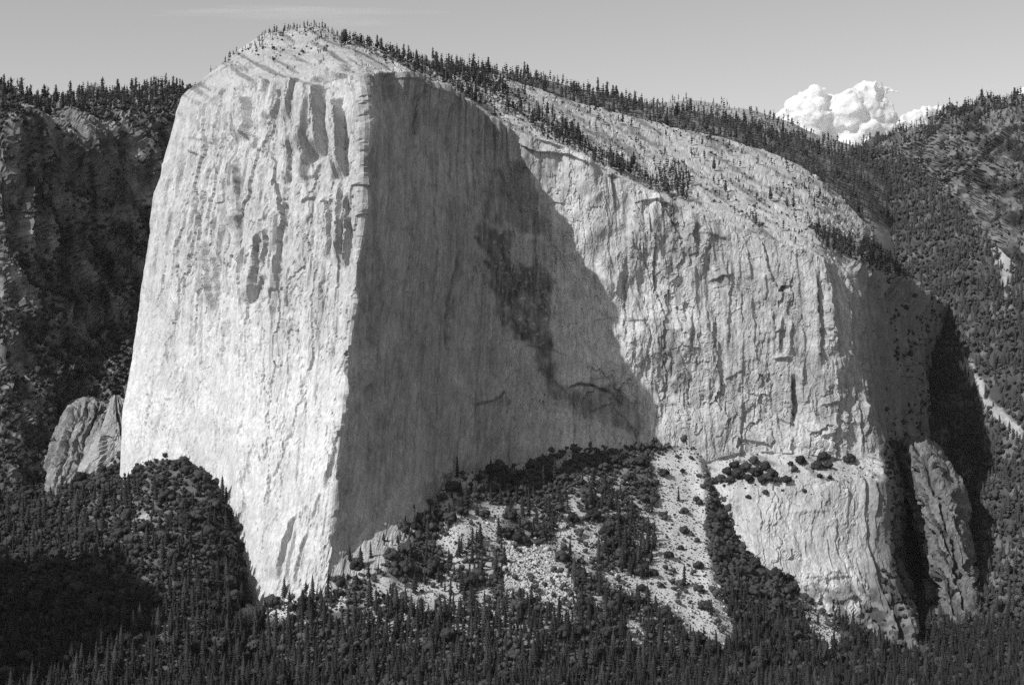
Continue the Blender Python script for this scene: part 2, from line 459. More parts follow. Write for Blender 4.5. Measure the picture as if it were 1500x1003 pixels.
FEATS = [
 ('flake', [(466,120),(468,180),(473,228)], 34, 60), ('flake', [(498,140),(502,215),(506,262)], 34, 22),
 ('flake', [(488,215),(492,262)], 12, 12), ('flake', [(496,262),(500,330),(502,385)], 18, 18),
 ('pillar', [(529,112),(531,200),(530,300),(525,400)], 6, 8), ('flake', [(514,280),(511,345),(508,395)], 16, 12),
 ('flake', [(466,236),(458,262)], 6, 20), ('flake', [(478,285),(483,330),(482,380)], 14, 18),
 ('flake', [(362,140),(366,170),(373,208)], 22, 34), ('flake', [(354,225),(358,262),(356,340)], 16, 26), ('groove', [(358,255),(357,350),(356,450)], 14, 2.8),
 ('flake', [(247,238),(250,266)], 14, 16), ('flake', [(247,258),(240,305)], 16, 18), ('flake', [(231,340),(228,396)], 16, 18),
 ('flake', [(216,385),(209,450)], 7, 8), ('flake', [(262,300),(258,352)], 5, 12), ('flake', [(283,330),(279,400)], 5, 16),
 ('flake', [(303,345),(308,400),(320,456)], 15, 24), ('flake', [(317,370),(324,445)], 12, 14), ('flake', [(280,400),(285,470)], 5, 14),
 ('flake', [(394,340),(381,398),(371,448)], 16, 26), ('recess', [(389,405),(378,428),(372,448)], 10, 18), ('recess', [(405,425),(402,452)], 8, 12),
 ('flake', [(400,335),(395,390)], 12, 14), ('flake', [(330,160),(334,205)], 6, 22), ('flake', [(302,150),(300,190)], 6, 18), ('flake', [(318,175),(316,232)], 6, 14),
 ('flake', [(428,195),(426,270)], 13, 22), ('flake', [(402,205),(404,250)], 5, 14), ('flake', [(345,245),(338,300)], 6, 16), ('flake', [(386,250),(384,310)], 5, 14),
 ('flake', [(420,300),(418,360)], 4, 14), ('flake', [(455,330),(457,380)], 5, 16), ('flake', [(413,136),(401,176)], 14, 20), ('flake', [(441,126),(430,182)], 14, 22),
 ('groove', [(227,540),(222,575),(219,600)], 6, 2), ('groove', [(238,590),(231,615),(229,640)], 7, 2.4), ('groove', [(285,495),(280,520)], 4, 1.8),
 ('groove', [(334,490),(331,525)], 4, 1.6), ('groove', [(370,530),(371,560),(375,572)], 5, 1.8), ('groove', [(429,620),(426,645),(416,662)], 5, 1.8),
 ('groove', [(357,450),(356,540)], 3, 1.6), ('groove', [(425,535),(424,560)], 3, 1.6), ('groove', [(353,650),(352,675)], 4, 1.6),
 ('flake', [(510,545),(502,600),(489,660),(474,720)], 9, 26), ('flake', [(521,425),(516,470),(509,530)], 7, 14),
 ('flake', [(432,752),(418,800),(406,850)], 12, 34), ('recess', [(434,772),(424,810),(416,852)], 6, 20), ('flake', [(452,775),(437,820),(430,858)], 8, 10),
 ('flake', [(500,700),(492,760),(478,800)], 5, 20), ('flake', [(470,720),(455,760)], 5, 12), ('flake', [(440,640),(432,720)], 3, 16), ('flake', [(395,690),(388,760)], 3, 14),
 ('flake', [(330,700),(327,745)], 4, 10), ('flake', [(350,690),(349,760)], 3, 8),
 # shaded wall
 ('flake', [(549,497),(543,515),(540,545),(535,575)], 17, 12), ('flake', [(537,495),(533,525)], 8, 6), ('pillar', [(520,600),(516,660)], 5, 8),
 ('groove', [(613,140),(609,165),(608,192)], 7, 2.6), ('groove', [(656,430),(656,475),(653,510)], 7, 2.6), ('groove', [(670,370),(660,420),(657,440)], 4, 3),
 ('flake', [(735,250),(742,300)], 5, 30), ('groove', [(784,350),(786,392)], 5, 2), ('groove', [(842,620),(843,658)], 6, 2), ('groove', [(730,640),(728,662)], 5, 2.4),
 ('flake', [(720,430),(728,470),(734,505)], 4, 24), ('groove', [(914,400),(916,440),(915,500)], 4, 2),
 # lit right wall
 ('flake', [(958,330),(957,380),(958,425)], 4, 10), ('groove', [(983,365),(984,400)], 5, 2), ('groove', [(1037,360),(1038,400)], 6, 2), ('flake', [(1070,395),(1066,450),(1064,510)], 6, 16),
 ('flake', [(1145,462),(1140,500),(1141,520)], 9, 10), ('flake', [(1158,470),(1157,520)], 9, 8), ('flake', [(1132,455),(1134,500)], 6, 10),
 ('flake', [(1195,400),(1199,460),(1201,540)], 11, 18), ('flake', [(1214,425),(1216,470),(1222,510)], 9, 10), ('flake', [(1238,430),(1242,500),(1246,540)], 8, 12),
 ('recess', [(1161,548),(1162,590),(1161,620)], 24, 14), ('flake', [(1122,400),(1121,440)], 5, 10), ('flake', [(1100,430),(1104,500),(1110,540)], 4, 18),
 ('flake', [(1030,440),(1040,500),(1046,560)], 4, 24), ('flake', [(1012,450),(1006,520)], 5, 20), ('flake', [(1262,590),(1266,640)], 9, 10), ('flake', [(1240,600),(1236,640)], 6, 12),
 ('recess', [(1020,328),(1016,345),(1022,362)], 12, 14), ('recess', [(1146,418),(1143,428)], 16, 14),
 ('flake', [(1082,740),(1076,765)], 5, 8), ('flake', [(1112,745),(1113,780)], 4, 14), ('flake', [(1190,740),(1186,800)], 3, 20), ('flake', [(1278,690),(1279,760)], 6, 10),
 ('recess', [(1268,892),(1284,915)], 20, 18), ('recess', [(1296,880),(1318,935)], 14, 16), ('flake', [(1320,840),(1345,935)], 10, 14), ('flake', [(1250,870),(1262,905)], 9, 16),
]
rimz = smooth(rimy + 70, rimy + 6, py) * smooth(545, 580, px) * (1 - smooth(745, 765, px))
disp += steep * rimz * fbm(W3, 62, 4, 4000, 88.0) * 27
recv = smooth(760, 800, px) * (1 - smooth(1030, 1060, px)) * smooth(640, 600, py)
disp += steep * recv * (fbm(W3, 130, 4, 200, 91.0) * 24 + facets(S / 55 + wob_u * 0.5, g[..., 2] / 70 + wob_v * 0.6, 93, 0.0)[0] * 3.0)
nosep = np.interp(py, [100, 190, 300, 400, 500, 620, 760, 895], [527, 533, 529, 522, 510, 498, 484, 470])
disp += np.exp(-((px - nosep) / 16) ** 2) * smooth(108, 135, py) * (fbm(np.stack([S * 0, S * 0, g[..., 2]], -1), 150, 2, off=97.0) * 9 + facets(S / 16 + wob_u * 0.4, g[..., 2] / 70 + wob_v * 0.3, 83, 0.3)[0] * 4.0)
for k, line, d, w in FEATS:
    feature(k, line, d, w)
ROOFS = [
 ([(752,205),(785,222),(830,224),(872,244)], 9, 22), ([(930,296),(960,293),(990,304)], 8, 20), ([(1015,338),(1070,350)], 5, 14), ([(1038,412),(1056,404),(1075,400)], 9, 24),
 ([(828,568),(845,560),(870,562),(898,574)], 8, 20), ([(698,588),(722,586),(738,574)], 5, 18), ([(1135,486),(1152,482)], 7, 12), ([(905,470),(950,468)], 3, 16),
 ([(250,196),(300,206),(340,204)], 4, 12), ([(360,198),(378,202)], 7, 14), ([(275,222),(290,224)], 8, 14), ([(346,106),(372,98)], 8, 14), ([(452,120),(480,108),(512,112)], 9, 16), ([(560,112),(610,118),(650,140)], 5, 12),
 ([(440,296),(462,286)], 7, 14), ([(470,298),(492,292)], 7, 14), ([(1130,526),(1160,522)], 8, 20), ([(1140,612),(1162,622)], 6, 20), ([(1060,556),(1090,540)], 5, 26),
 ([(1200,640),(1240,632)], 6, 20), ([(1080,640),(1130,650)], 5, 18), ([(1160,752),(1215,748)], 3, 14), ([(1190,850),(1250,842)], 4, 26), ([(1226,882),(1262,876)], 6, 22), ([(1110,770),(1120,764)], 3, 10),
 ([(640,700),(664,688)], 4, 14), ([(800,600),(835,606)], 4, 16), ([(860,600),(900,588)], 6, 18), ([(240,584),(252,584)], 3, 6),
]
for line, d, h in ROOFS:
    roof(line, d, h)
# many more small flakes and cracks
rr = random.Random(21)
for k in range(210):
    left = rr.random() < 0.5
    x = rr.uniform(235, 515) if left else rr.uniform(870, 1275)
    y = rr.uniform(120, 560) if left else rr.uniform(350, 640)
    L = rr.uniform(18, 75) * (1 if left else 0.8)
    s = rr.uniform(-0.10, 0.06) if left else rr.uniform(-0.1, 0.22)
    feature('flake' if rr.random() < 0.8 else 'groove', [(x, y), (x + s * L, y + L)], rr.uniform(1.2, 4.2), rr.uniform(4, 16) if rr.random() < 0.8 else 1.6)
edge = 0.3 + 0.7 * smooth(0, 55, px - (256 - (py - 185) * 0.183))
g2 = g + nrm * (disp * edge)[..., None]
# horizontal overhang at the rim
# ---- stone colour (albedo): pale granite, water streaks, lichen, a dark diorite patch, painted light and shade
alb = 0.40 + 0.06 * fbm(W3, 120, 3, 200, 31.0)
alb += left_face * (0.01 + 0.11 * smooth(300, 600, py))
alb += right_face * (0.09 * smooth(800, 840, px) * (1 - smooth(980, 1010, px)) - 0.07 * (1 - smooth(720, 800, px)) + 0.05 * smooth(620, 760, py))  # paler band paints in grazing and bounced light; shaded part painted darker
alb += (0.06 - 0.03 * left_face * (1 - up)) * fbm(W3, 12, 4, 150, 41.0, 0.6) * steep
alb += 0.07 * fbm(W3, 26, 5, 34, 43.0, 0.65) * steep
pat, pe = facets(S / 34 + wob_u * 0.9, g[..., 2] / 90 + wob_v * 0.7, 99, 0.0)
alb += (0.03 + 0.025 * right_face) * np.clip(pat, -1, 1) * steep
thin_ = np.abs(perlin(S / 40.0, g[..., 2] / 60.0, 4.4) + 0.3 * fbm(W3, 14, 3, 20, 47.0))
alb -= 0.10 * smooth(0.035, 0.0, thin_) * steep * smooth(0.0, 0.3, fbm(W3, 90, 2, off=49.0))
# streaks of water stain that start at the rim
st = smooth(0.05, 0.5, fbm(W3, 7, 3, 500, 51.0)) * 1.0
below = py - rimy
sm = np.exp(-np.clip(below, 0, None) / (70 + 60 * fbm(W3, 60, 2, 5000, 61.0))) * (below > -2)
zone = smooth(560, 620, px) * (1 - smooth(735, 760, px)) * 0.9 + smooth(850, 900, px) * (1 - smooth(985, 1010, px)) * 0.9 + 0.45 * smooth(1000, 1040, px) + 0.3 * left_face + 0.3 * smooth(740, 780, px) * (1 - smooth(830, 860, px))
alb *= 1 - np.clip(st * sm * zone * 0.75 * right_face + st * sm * zone * 0.5 * left_face, 0, 0.8)
st2 = smooth(0.1, 0.6, fbm(W3, 5, 3, 300, 71.0))
alb *= 1 - st2 * steep * (0.20 * right_face + 0.10 * left_face * up)
wx = px + 11 * perlin(px / 22.0, py / 30.0, 1.5) + 6 * perlin(px / 8.0, py / 12.0, 6.5) + 3 * perlin(px / 3.0, py / 4.0, 9.5)
wy = py + 14 * perlin(px / 22.0, py / 22.0, 8.5) + 7 * perlin(px / 7.0, py / 9.0, 3.5) + 3 * perlin(px / 3.0, py / 4.0, 5.5)
DIO_SHADE = [  # dark patches: diorite first, painted shade last
 [(700,335),(728,340),(742,345),(748,382),(768,386),(800,396),(812,412),(814,440),(806,470),(808,500),(800,512),(776,505),(752,496),(735,470),(722,440),(712,400),(704,372)],
 [(776,512),(800,506),(812,530),(820,555),(832,572),(836,590),(812,586),(798,560),(786,535)],
 [(838,575),(880,560),(930,580),(942,616),(935,636),(905,620),(880,616),(842,612),(822,598)],
 [(720,240),(772,232),(800,300),(812,352),(770,340),(735,330),(700,330),(712,280)],  # shade under the rim overhang, painted into the stone colour
 [(958,470),(985,490),(1000,540),(1003,580),(990,560),(972,535),(962,500)],  # strip of cast shadow painted into the stone colour
]
mot = np.clip(0.5 + 0.9 * fbm(W3, 18, 4, 40, 57.0), 0, 1)
for k, poly in enumerate(DIO_SHADE):
    ins = blur(in_poly(poly, wx, wy).astype(float), 5)
    alb *= 1 - (0.66, 0.58, 0.52, 0.44, 0.52)[k] * ins * np.clip(0.55 + 0.62 * mot + 0.25 * fbm(W3, 6, 2, 90, 58.0), 0.2, 1.15)
def seep_shade(line, width, strength):
    """seep and painted crack shade along a line, broken and uneven"""
    line = np.asarray(line, float)
    w = window(line[:, 0].min() - 12, line[:, 0].max() + 12, line[:, 1].min() - 12, line[:, 1].max() + 12)
    if w is None: return
    X = px[w] + 2.2 * perlin(px[w] / 11, py[w] / 13, 2.2) + 1.0 * perlin(px[w] / 4, py[w] / 4, 7.2); Y = py[w] + 2.2 * perlin(px[w] / 12, py[w] / 11, 5.2)
    d = np.full(X.shape, 99.0)
    for (x0, y0), (x1, y1) in zip(line[:-1], line[1:]):
        t = np.clip(((X - x0) * (x1 - x0) + (Y - y0) * (y1 - y0)) / ((x1 - x0) ** 2 + (y1 - y0) ** 2), 0, 1)
        d = np.minimum(d, np.hypot(X - x0 - t * (x1 - x0), Y - y0 - t * (y1 - y0)))
    alb[w] *= 1 - strength * smooth(width, width * 0.3, d) * np.clip(0.75 + 0.7 * perlin(px[w] / 9, py[w] / 9, 9.9), 0.1, 1)
for line, w_, k_ in [
  ([(612,138),(609,165),(607,196)], 2.4, .6), ([(600,150),(606,140)], 1.6, .4), ([(671,368),(664,400),(657,440),(655,512)], 2.6, .5), ([(640,240),(634,300),(637,350)], 1.8, .35), ([(572,210),(568,300),(574,370)], 1.8, .3),
  ([(700,592),(716,588),(728,582),(738,573)], 2.6, .6), ([(738,573),(744,585),(740,610),(728,650)], 1.8, .45), ([(676,600),(670,650),(664,690)], 2.0, .4), ([(690,560),(700,592),(690,615),(678,640)], 2.0, .4),
  ([(745,430),(752,470),(772,505),(800,512),(830,520)], 2.0, .5), ([(800,545),(830,575),(845,600)], 2.2, .5), ([(832,568),(850,561),(872,563),(896,574),(910,590)], 3.0, .6), ([(840,580),(842,660)], 1.8, .5), ([(905,600),(930,635),(936,655)], 2.2, .5),
  ([(870,470),(900,466),(930,468),(955,480)], 1.8, .4), ([(914,395),(916,440),(914,500)], 2.0, .5), ([(930,500),(945,560),(950,620)], 1.8, .35), ([(720,545),(738,560),(745,552)], 1.6, .4), ([(600,560),(588,640),(592,700)], 1.8, .3),
  ([(560,620),(556,700),(548,780)], 1.8, .3), ([(640,690),(655,700),(662,690)], 2.4, .5), ([(745,660),(748,700)], 2.2, .5), ([(525,440),(540,470),(538,500)], 1.8, .3), ([(785,350),(786,395),(785,412)], 2.4, .6),
  ([(700,180),(704,235)], 3.0, .4), ([(670,160),(668,250)], 3.0, .4), ([(650,155),(655,260)], 3.4, .45), ([(690,190),(694,300)], 3.4, .4), ([(722,190),(724,260)], 3.0, .4),
  ([(870,330),(869,420)], 3.0, .4), ([(896,320),(898,400)], 3.2, .45), ([(925,330),(926,410)], 3.0, .4), ([(958,325),(958,430)], 3.6, .55), ([(985,350),(986,400)], 2.4, .4), ([(1060,405),(1062,470),(1068,520)], 3.4, .45), ([(1040,360),(1042,400)], 2.6, .5),
  ([(1132,460),(1134,520)], 3.0, .5), ([(1166,460),(1168,520)], 4.0, .45), ([(1197,400),(1199,520),(1201,550)], 4.0, .5), ([(1150,415),(1145,440)], 4.0, .5), ([(358,250),(357,330),(357,450)], 1.8, .5)]:
    seep_shade(line, w_, k_)  # crack shade painted dark together with seep
spots = smooth(0.42, 0.5, fbm(W3, 9, 2, 9, 81.0)) * in_poly(DIO_SHADE[0], px, py)
alb = alb + spots * 0.14
lightp = in_poly([(1005,590),(1022,600),(1035,660),(1018,665)], wx, wy) | in_poly([(560,165),(538,150),(532,190),(548,188)], wx, wy) | in_poly([(1150,620),(1175,612),(1240,665),(1120,668)], wx, wy)
alb = alb + 0.10 * blur(lightp.astype(float), 4)
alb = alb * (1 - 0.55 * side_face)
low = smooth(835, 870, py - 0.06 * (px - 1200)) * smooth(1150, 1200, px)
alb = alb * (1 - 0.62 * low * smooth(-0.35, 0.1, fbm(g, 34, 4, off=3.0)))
# slabs: pale, with dark lichen and scrub in the joints
sl = 1 - steep
alb = alb * (1 - sl) + sl * (0.44 - 0.07 * (px < 560) + 0.06 * fbm(G3, 60, 4, 20, 12.0) - 0.20 * smooth(0.15, 0.4, fbm(np.stack([(px * 0.8 + py) * 0.9, 0 * px, (py - 0.55 * px) * 1.0], -1), 90, 4, 9, 14.0)))
alb = np.clip(alb, 0.07, 0.62)
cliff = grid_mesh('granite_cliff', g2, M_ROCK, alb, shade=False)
tag(cliff, 'giant pale granite cliff with a sharp prow and a shaded right wall', 'cliff', kind='structure')
GC, PXC, PYC, STEEP = g2, px, py, steep

# ---------------------------------------------------------------- terrain round the cliff
def terrain(name, C, nu, nv, rough, label=None, mat=M_SOIL, alb_fn=None, seed=0.0, cat=None, rug=0.0):
    c = P(*np.moveaxis(np.array(C, float), -1, 0))
    gg = loft(c, nu, nv)
    n = normals(blur(gg, 2))
    octave.step = float(np.median(np.linalg.norm(np.diff(gg, axis=0), axis=-1)))
    a, b = to_px(gg)
    d = fbm(gg, 130, 4, off=seed) * rough
    if rug:
        fu = gg[..., 0] + gg[..., 1] * 0.8 + 16 * fbm(gg, 70, 4, off=seed + 21) + 0.25 * gg[..., 2]; fv = gg[..., 2] + 40 * fbm(gg, 90, 4, off=seed + 23)
        d = d + facets(fu / 78, fv / 300, 5, 0.5)[0] * rug * 0.9 + facets(fu / 40, fv / 110, 9, 0.4)[0] * rug * 0.3
        d = d + (ridged(gg, 200, 3, off=seed + 2) - 1.0) * rug * 0.7 + ((fbm(gg, 60, 3, off=seed + 5) * 2.5) % 1.0) * rug * 0.35
    gg = gg + n * d[..., None]
    al = alb_fn(gg, a, b, n) if alb_fn else np.full(a.shape, 0.12)
    o = grid_mesh(name, gg, mat, np.clip(al, 0.03, 0.55), shade=not rug)
    tag(o, label, cat, kind='structure')
    octave.step = 2.0
    return gg, a, b

# pale rubble that the trees leave open (photograph pixels)
FAN = [(962,668),(990,656),(1040,660),(1052,690),(1030,725),(1034,790),(1046,830),(1062,880),(1078,928),(1050,940),(1020,925),(1000,902),(985,885),(952,872),(945,840),(962,800),(958,745),(966,705)]
BOULD = [(735,788),(760,802),(800,792),(812,820),(838,845),(845,880),(826,885),(790,868),(742,856),(735,830),(744,812)]
OPEN = [FAN, BOULD,
 [(640,782),(665,768),(690,752),(712,742),(740,740),(742,760),(705,765),(690,782),(664,800),(645,795)],
 [(806,776),(820,758),(840,745),(856,752),(878,775),(880,800),(862,822),(842,812),(822,796)],
 [(575,862),(612,856),(640,862),(634,888),(606,880),(580,872)],
 [(790,866),(830,872),(840,895),(810,890)], [(880,838),(905,836),(945,846),(950,868),(915,862),(884,850)],
 [(700,850),(715,858),(722,890),(710,900),(700,880)], [(1100,862),(1118,856),(1130,866),(1105,872)],
 [(1165,868),(1185,870),(1215,900),(1232,930),(1222,945),(1200,925),(1180,900)],
 [(918,900),(935,912),(948,930),(938,938),(915,925)], [(890,700),(905,695),(912,708),(896,712)],
 [(340,888),(372,880),(400,892),(430,885),(432,905),(400,905),(360,898)], [(480,885),(500,870),(512,880),(495,893)], [(640,745),(655,735),(665,742),(650,756)],
 [(196,756),(214,748),(220,758),(204,764)], [(232,905),(250,908),(246,918)]]
OPEN_KEEP = [1.0] * len(OPEN)

TER = [
 # columns from left to right; rows from behind the cliff foot down to the valley floor under the camera
 [(-330,700,3100),(-330,740,2900),(-330,830,2500),(-330,930,2200),(-330,1040,1950),(-400,1240,1500),(-900,2300,600)],
 [(-60,660,3150),(-60,705,2950),(-60,800,2560),(-60,910,2240),(-60,1030,1980),(-80,1240,1500),(-400,2300,600)],
 [(60,640,3180),(60,690,3000),(60,790,2600),(60,900,2270),(60,1025,2010),(50,1240,1500),(0,2300,600)],
 [(150,640,3060),(150,690,2860),(150,780,2580),(150,890,2300),(150,1020,2040),(150,1240,1500),(200,2300,600)],
 [(228,640,2900),(230,662,2760),(232,755,2540),(232,880,2330),(232,1015,2070),(235,1240,1500),(350,2300,600)],
 [(300,650,2830),(302,694,2660),(302,775,2500),(302,885,2340),(302,1012,2090),(310,1240,1500),(450,2300,600)],
 [(343,730,2700),(342,766,2575),(342,828,2470),(342,905,2350),(342,1010,2110),(350,1240,1510),(520,2300,600)],
 [(385,850,2580),(376,868,2535),(376,895,2450),(376,935,2350),(376,1010,2140),(380,1240,1520),(560,2300,600)],
 [(455,850,2480),(455,874,2425),(455,900,2370),(455,938,2300),(455,1008,2150),(455,1240,1530),(620,2300,600)],
 [(555,800,2530),(560,834,2470),(560,875,2410),(560,925,2340),(560,1006,2170),(560,1240,1540),(690,2300,600)],
 [(625,740,2740),(625,775,2650),(628,840,2520),(630,910,2380),(632,1006,2180),(640,1240,1550),(730,2300,600)],
 [(680,695,2860),(680,720,2775),(690,810,2590),(695,900,2410),(700,1006,2190),(710,1240,1560),(770,2300,600)],
 [(760,680,2990),(760,707,2885),(770,795,2670),(778,890,2440),(785,1006,2210),(790,1240,1570),(820,2300,600)],
 [(850,650,3080),(850,678,2985),(860,770,2780),(870,880,2520),(880,1006,2250),(885,1240,1580),(880,2300,600)],
 [(935,635,3150),(935,665,3050),(945,765,2850),(955,880,2590),(965,1006,2290),(970,1240,1590),(940,2300,600)],
 [(1010,630,3170),(1012,660,3085),(1024,740,2955),(1034,870,2650),(1045,1004,2320),(1050,1240,1600),(1000,2300,600)],
 [(1045,700,3100),(1050,735,3000),(1062,800,2865),(1085,905,2640),(1100,1002,2380),(1110,1240,1610),(1060,2300,600)],
 [(1140,810,2960),(1136,838,2890),(1150,878,2800),(1160,930,2670),(1170,1000,2450),(1180,1240,1620),(1120,2300,600)],
 [(1230,880,2960),(1225,908,2860),(1240,932,2780),(1250,955,2700),(1260,1000,2530),(1270,1240,1630),(1180,2300,600)],
 [(1340,930,2960),(1338,958,2830),(1345,970,2770),(1352,982,2700),(1360,1000,2590),(1370,1240,1640),(1260,2300,600)],
 [(1440,900,3050),(1440,928,2920),(1445,950,2820),(1450,972,2730),(1455,1000,2600),(1460,1240,1640),(1350,2300,600)],
 [(1620,890,3100),(1620,920,2950),(1620,945,2840),(1620,970,2740),(1620,1000,2600),(1640,1240,1640),(1480,2300,600)],
 [(1900,880,3100),(1900,915,2950),(1900,940,2840),(1900,970,2740),(1900,1000,2600),(1950,1240,1640),(1800,2300,600)],
]
def ground_alb(gg, a, b, n):
    wa = a + 7 * perlin(a / 16.0, b / 16.0, 1.5) + 3 * perlin(a / 5.0, b / 5.0, 6.5)
    wb = b + 6 * perlin(a / 16.0, b / 16.0, 8.5) + 3 * perlin(a / 5.0, b / 5.0, 3.5)
    op = np.zeros(a.shape)
    for poly in OPEN: op = np.maximum(op, in_poly(poly, wa, wb))
    op = np.maximum(op, 0.85 * smooth(0.02, 0.25, fbm(gg, 55, 3, off=2.2)) * smooth(430, 560, a) * (1 - smooth(1080, 1120, a)) * (1 - smooth(900, 960, b)))
    op = blur(op.astype(float), 1)
    return 0.11 + 0.04 * fbm(gg, 30, 3, off=1.0) + op * (0.37 + 0.09 * fbm(gg, 16, 3, off=6.0))
GT, PXT, PYT = terrain('valley_ground', TER, 520, 330, 6.0, 'rubble slope and valley floor at the foot of the granite cliff', alb_fn=ground_alb)

# dark wall of the valley to the left, seen past the edge of the cliff
WEST = [
 [(-500,90,3700),(-500,120,3600),(-500,170,3500),(-500,250,3450),(-500,380,3400),(-500,500,3300),(-500,620,3180),(-500,760,3050)],
 [(-120,110,3500),(-120,145,3340),(-120,190,3240),(-120,260,3190),(-120,380,3150),(-120,500,3060),(-120,620,2960),(-120,760,2850)],
 [(0,128,3500),(0,152,3350),(0,178,3240),(0,250,3190),(0,370,3150),(0,480,3060),(0,600,2950),(0,720,2850)],
 [(70,150,3700),(70,163,3500),(70,188,3390),(70,250,3340),(70,360,3300),(70,470,3200),(70,590,3080),(70,720,2930)],
 [(140,140,3900),(140,152,3680),(140,185,3520),(140,250,3470),(140,350,3430),(140,450,3330),(140,560,3190),(140,710,2960)],
 [(210,134,4050),(210,150,3830),(210,182,3650),(210,250,3600),(210,340,3560),(210,430,3450),(210,540,3290),(210,690,3020)],
 [(270,138,4200),(270,155,3980),(270,190,3800),(270,250,3740),(270,330,3700),(270,420,3600),(270,530,3430),(270,680,3180)],
 [(380,150,4400),(380,170,4250),(380,200,4100),(380,260,4050),(380,330,4000),(380,420,3900),(380,530,3750),(380,680,3500)],
]
def west_alb(gg, a, b, n):
    return 0.155 + 0.08 * fbm(gg, 60, 5, off=7.0) + 0.08 * fbm(gg, 22, 4, 160, off=17.0) + 0.14 * smooth(0.15, 0.45, fbm(gg, 45, 4, 90, off=9.0)) - 0.07 * smooth(0.1, 0.5, fbm(gg, 16, 3, 220, off=27.0))
GW, PXW, PYW = terrain('valley_wall', WEST, 330, 300, 10.0, 'dark gullied valley wall behind the left edge of the cliff', M_DARK, west_alb, 3.0, rug=20.0)

# wooded ridge behind the slabs, and the next one beyond it
RIDGE = [
 [(430,70,4000),(430,100,3900),(430,200,3700),(430,400,3600)],
 [(560,84,4050),(560,108,3950),(560,200,3750),(560,400,3650)],
 [(680,96,4150),(680,112,4050),(680,200,3850),(680,400,3700)],
 [(790,116,4300),(790,134,4150),(790,220,3950),(790,420,3800)],
 [(900,142,4400),(900,160,4250),(900,240,4000),(900,430,3850)],
 [(1000,163,4500),(1000,182,4350),(1000,250,4100),(1000,440,3900)],
 [(1100,182,4650),(1100,205,4450),(1100,270,4200),(1100,450,3950)],
 [(1180,205,4800),(1180,230,4600),(1180,300,4300),(1180,470,4000)],
 [(1240,228,4950),(1240,255,4700),(1240,330,4400),(1240,490,4050)],
 [(1320,262,5100),(1320,285,4900),(1320,360,4600),(1320,520,4200)],
]
def wood_alb(gg, a, b, n):
    return 0.16 + 0.05 * fbm(gg, 60, 3, off=4.0) + 0.14 * smooth(0.1, 0.5, fbm(gg, 70, 3, off=6.0))
GR, PXR, PYR = terrain('wooded_ridge', RIDGE, 220, 90, 6.0, 'wooded ridge rising behind the pale slabs', alb_fn=wood_alb, seed=5.0)
FARR = [
 [(820,160,6200),(820,190,6000),(820,300,5600)], [(940,152,6200),(940,180,6000),(940,300,5600)], [(1010,148,6200),(1010,180,6000),(1010,300,5600)], [(1080,158,6200),(1080,188,6000),(1080,300,5600)],
 [(1150,176,6200),(1150,205,6000),(1150,310,5600)], [(1210,200,6200),(1210,225,6000),(1210,320,5600)], [(1270,218,6300),(1270,240,6100),(1270,330,5700)], [(1330,228,6400),(1330,250,6200),(1330,340,5800)], [(1450,232,6500),(1450,255,6300),(1450,350,5900)],
]
GF, PXF, PYF = terrain('far_ridge', FARR, 160, 60, 7.0, 'distant hill with scattered trees beyond the wooded ridge', alb_fn=lambda gg, a, b, n: 0.30 + 0.06 * fbm(gg, 80, 3), seed=6.0)

# wooded side valley right of the cliff and the crag above it
SIDE = [
 [(1180,260,5000),(1190,330,4700),(1200,420,4500),(1210,520,4300),(1230,620,4100),(1250,720,3900),(1270,820,3700),(1290,920,3400)],
 [(1265,222,5200),(1275,290,4850),(1285,380,4500),(1300,470,4200),(1320,580,3950),(1340,700,3720),(1350,810,3450),(1360,930,3000)],
 [(1330,240,5000),(1340,310,4650),(1350,400,4350),(1370,490,4050),(1395,590,3800),(1410,700,3600),(1415,810,3300),(1420,930,2950)],
 [(1400,300,4500),(1405,360,4300),(1415,440,4080),(1430,520,3880),(1445,610,3660),(1455,710,3450),(1460,815,3200),(1460,930,2930)],
 [(1480,380,4150),(1480,420,4050),(1485,480,3900),(1492,550,3740),(1500,630,3560),(1505,720,3370),(1508,820,3150),(1510,935,2920)],
 [(1600,420,3900),(1600,460,3820),(1600,520,3700),(1600,590,3560),(1600,660,3420),(1600,740,3270),(1600,830,3100),(1600,940,2900)],
 [(1850,440,3700),(1850,480,3640),(1850,540,3550),(1850,610,3440),(1850,680,3320),(1850,755,3190),(1850,840,3050),(1850,945,2900)],
]
GULLY = [[(1405,520),(1425,528),(1450,585),(1478,612),(1500,640),(1500,655),(1465,625),(1438,595)], [(1440,330),(1490,345),(1470,420),(1485,480),(1470,440),(1460,380)]]
def side_alb(gg, a, b, n):
    wa = a + 8 * perlin(a / 14.0, b / 14.0, 1.5); wb = b + 8 * perlin(a / 14.0, b / 14.0, 8.5)
    op = np.zeros(a.shape)
    for poly in GULLY: op = np.maximum(op, in_poly(poly, wa, wb))
    return 0.07 + 0.02 * fbm(gg, 60, 3) + 0.07 * smooth(0.1, 0.4, fbm(gg, 60, 4, off=23.0)) + 0.24 * blur(op.astype(float), 1)
GS, PXS2, PYS2 = terrain('side_valley', SIDE, 200, 260, 14.0, 'steep wooded side valley in the shade right of the cliff', alb_fn=side_alb, seed=8.0, rug=12.0)
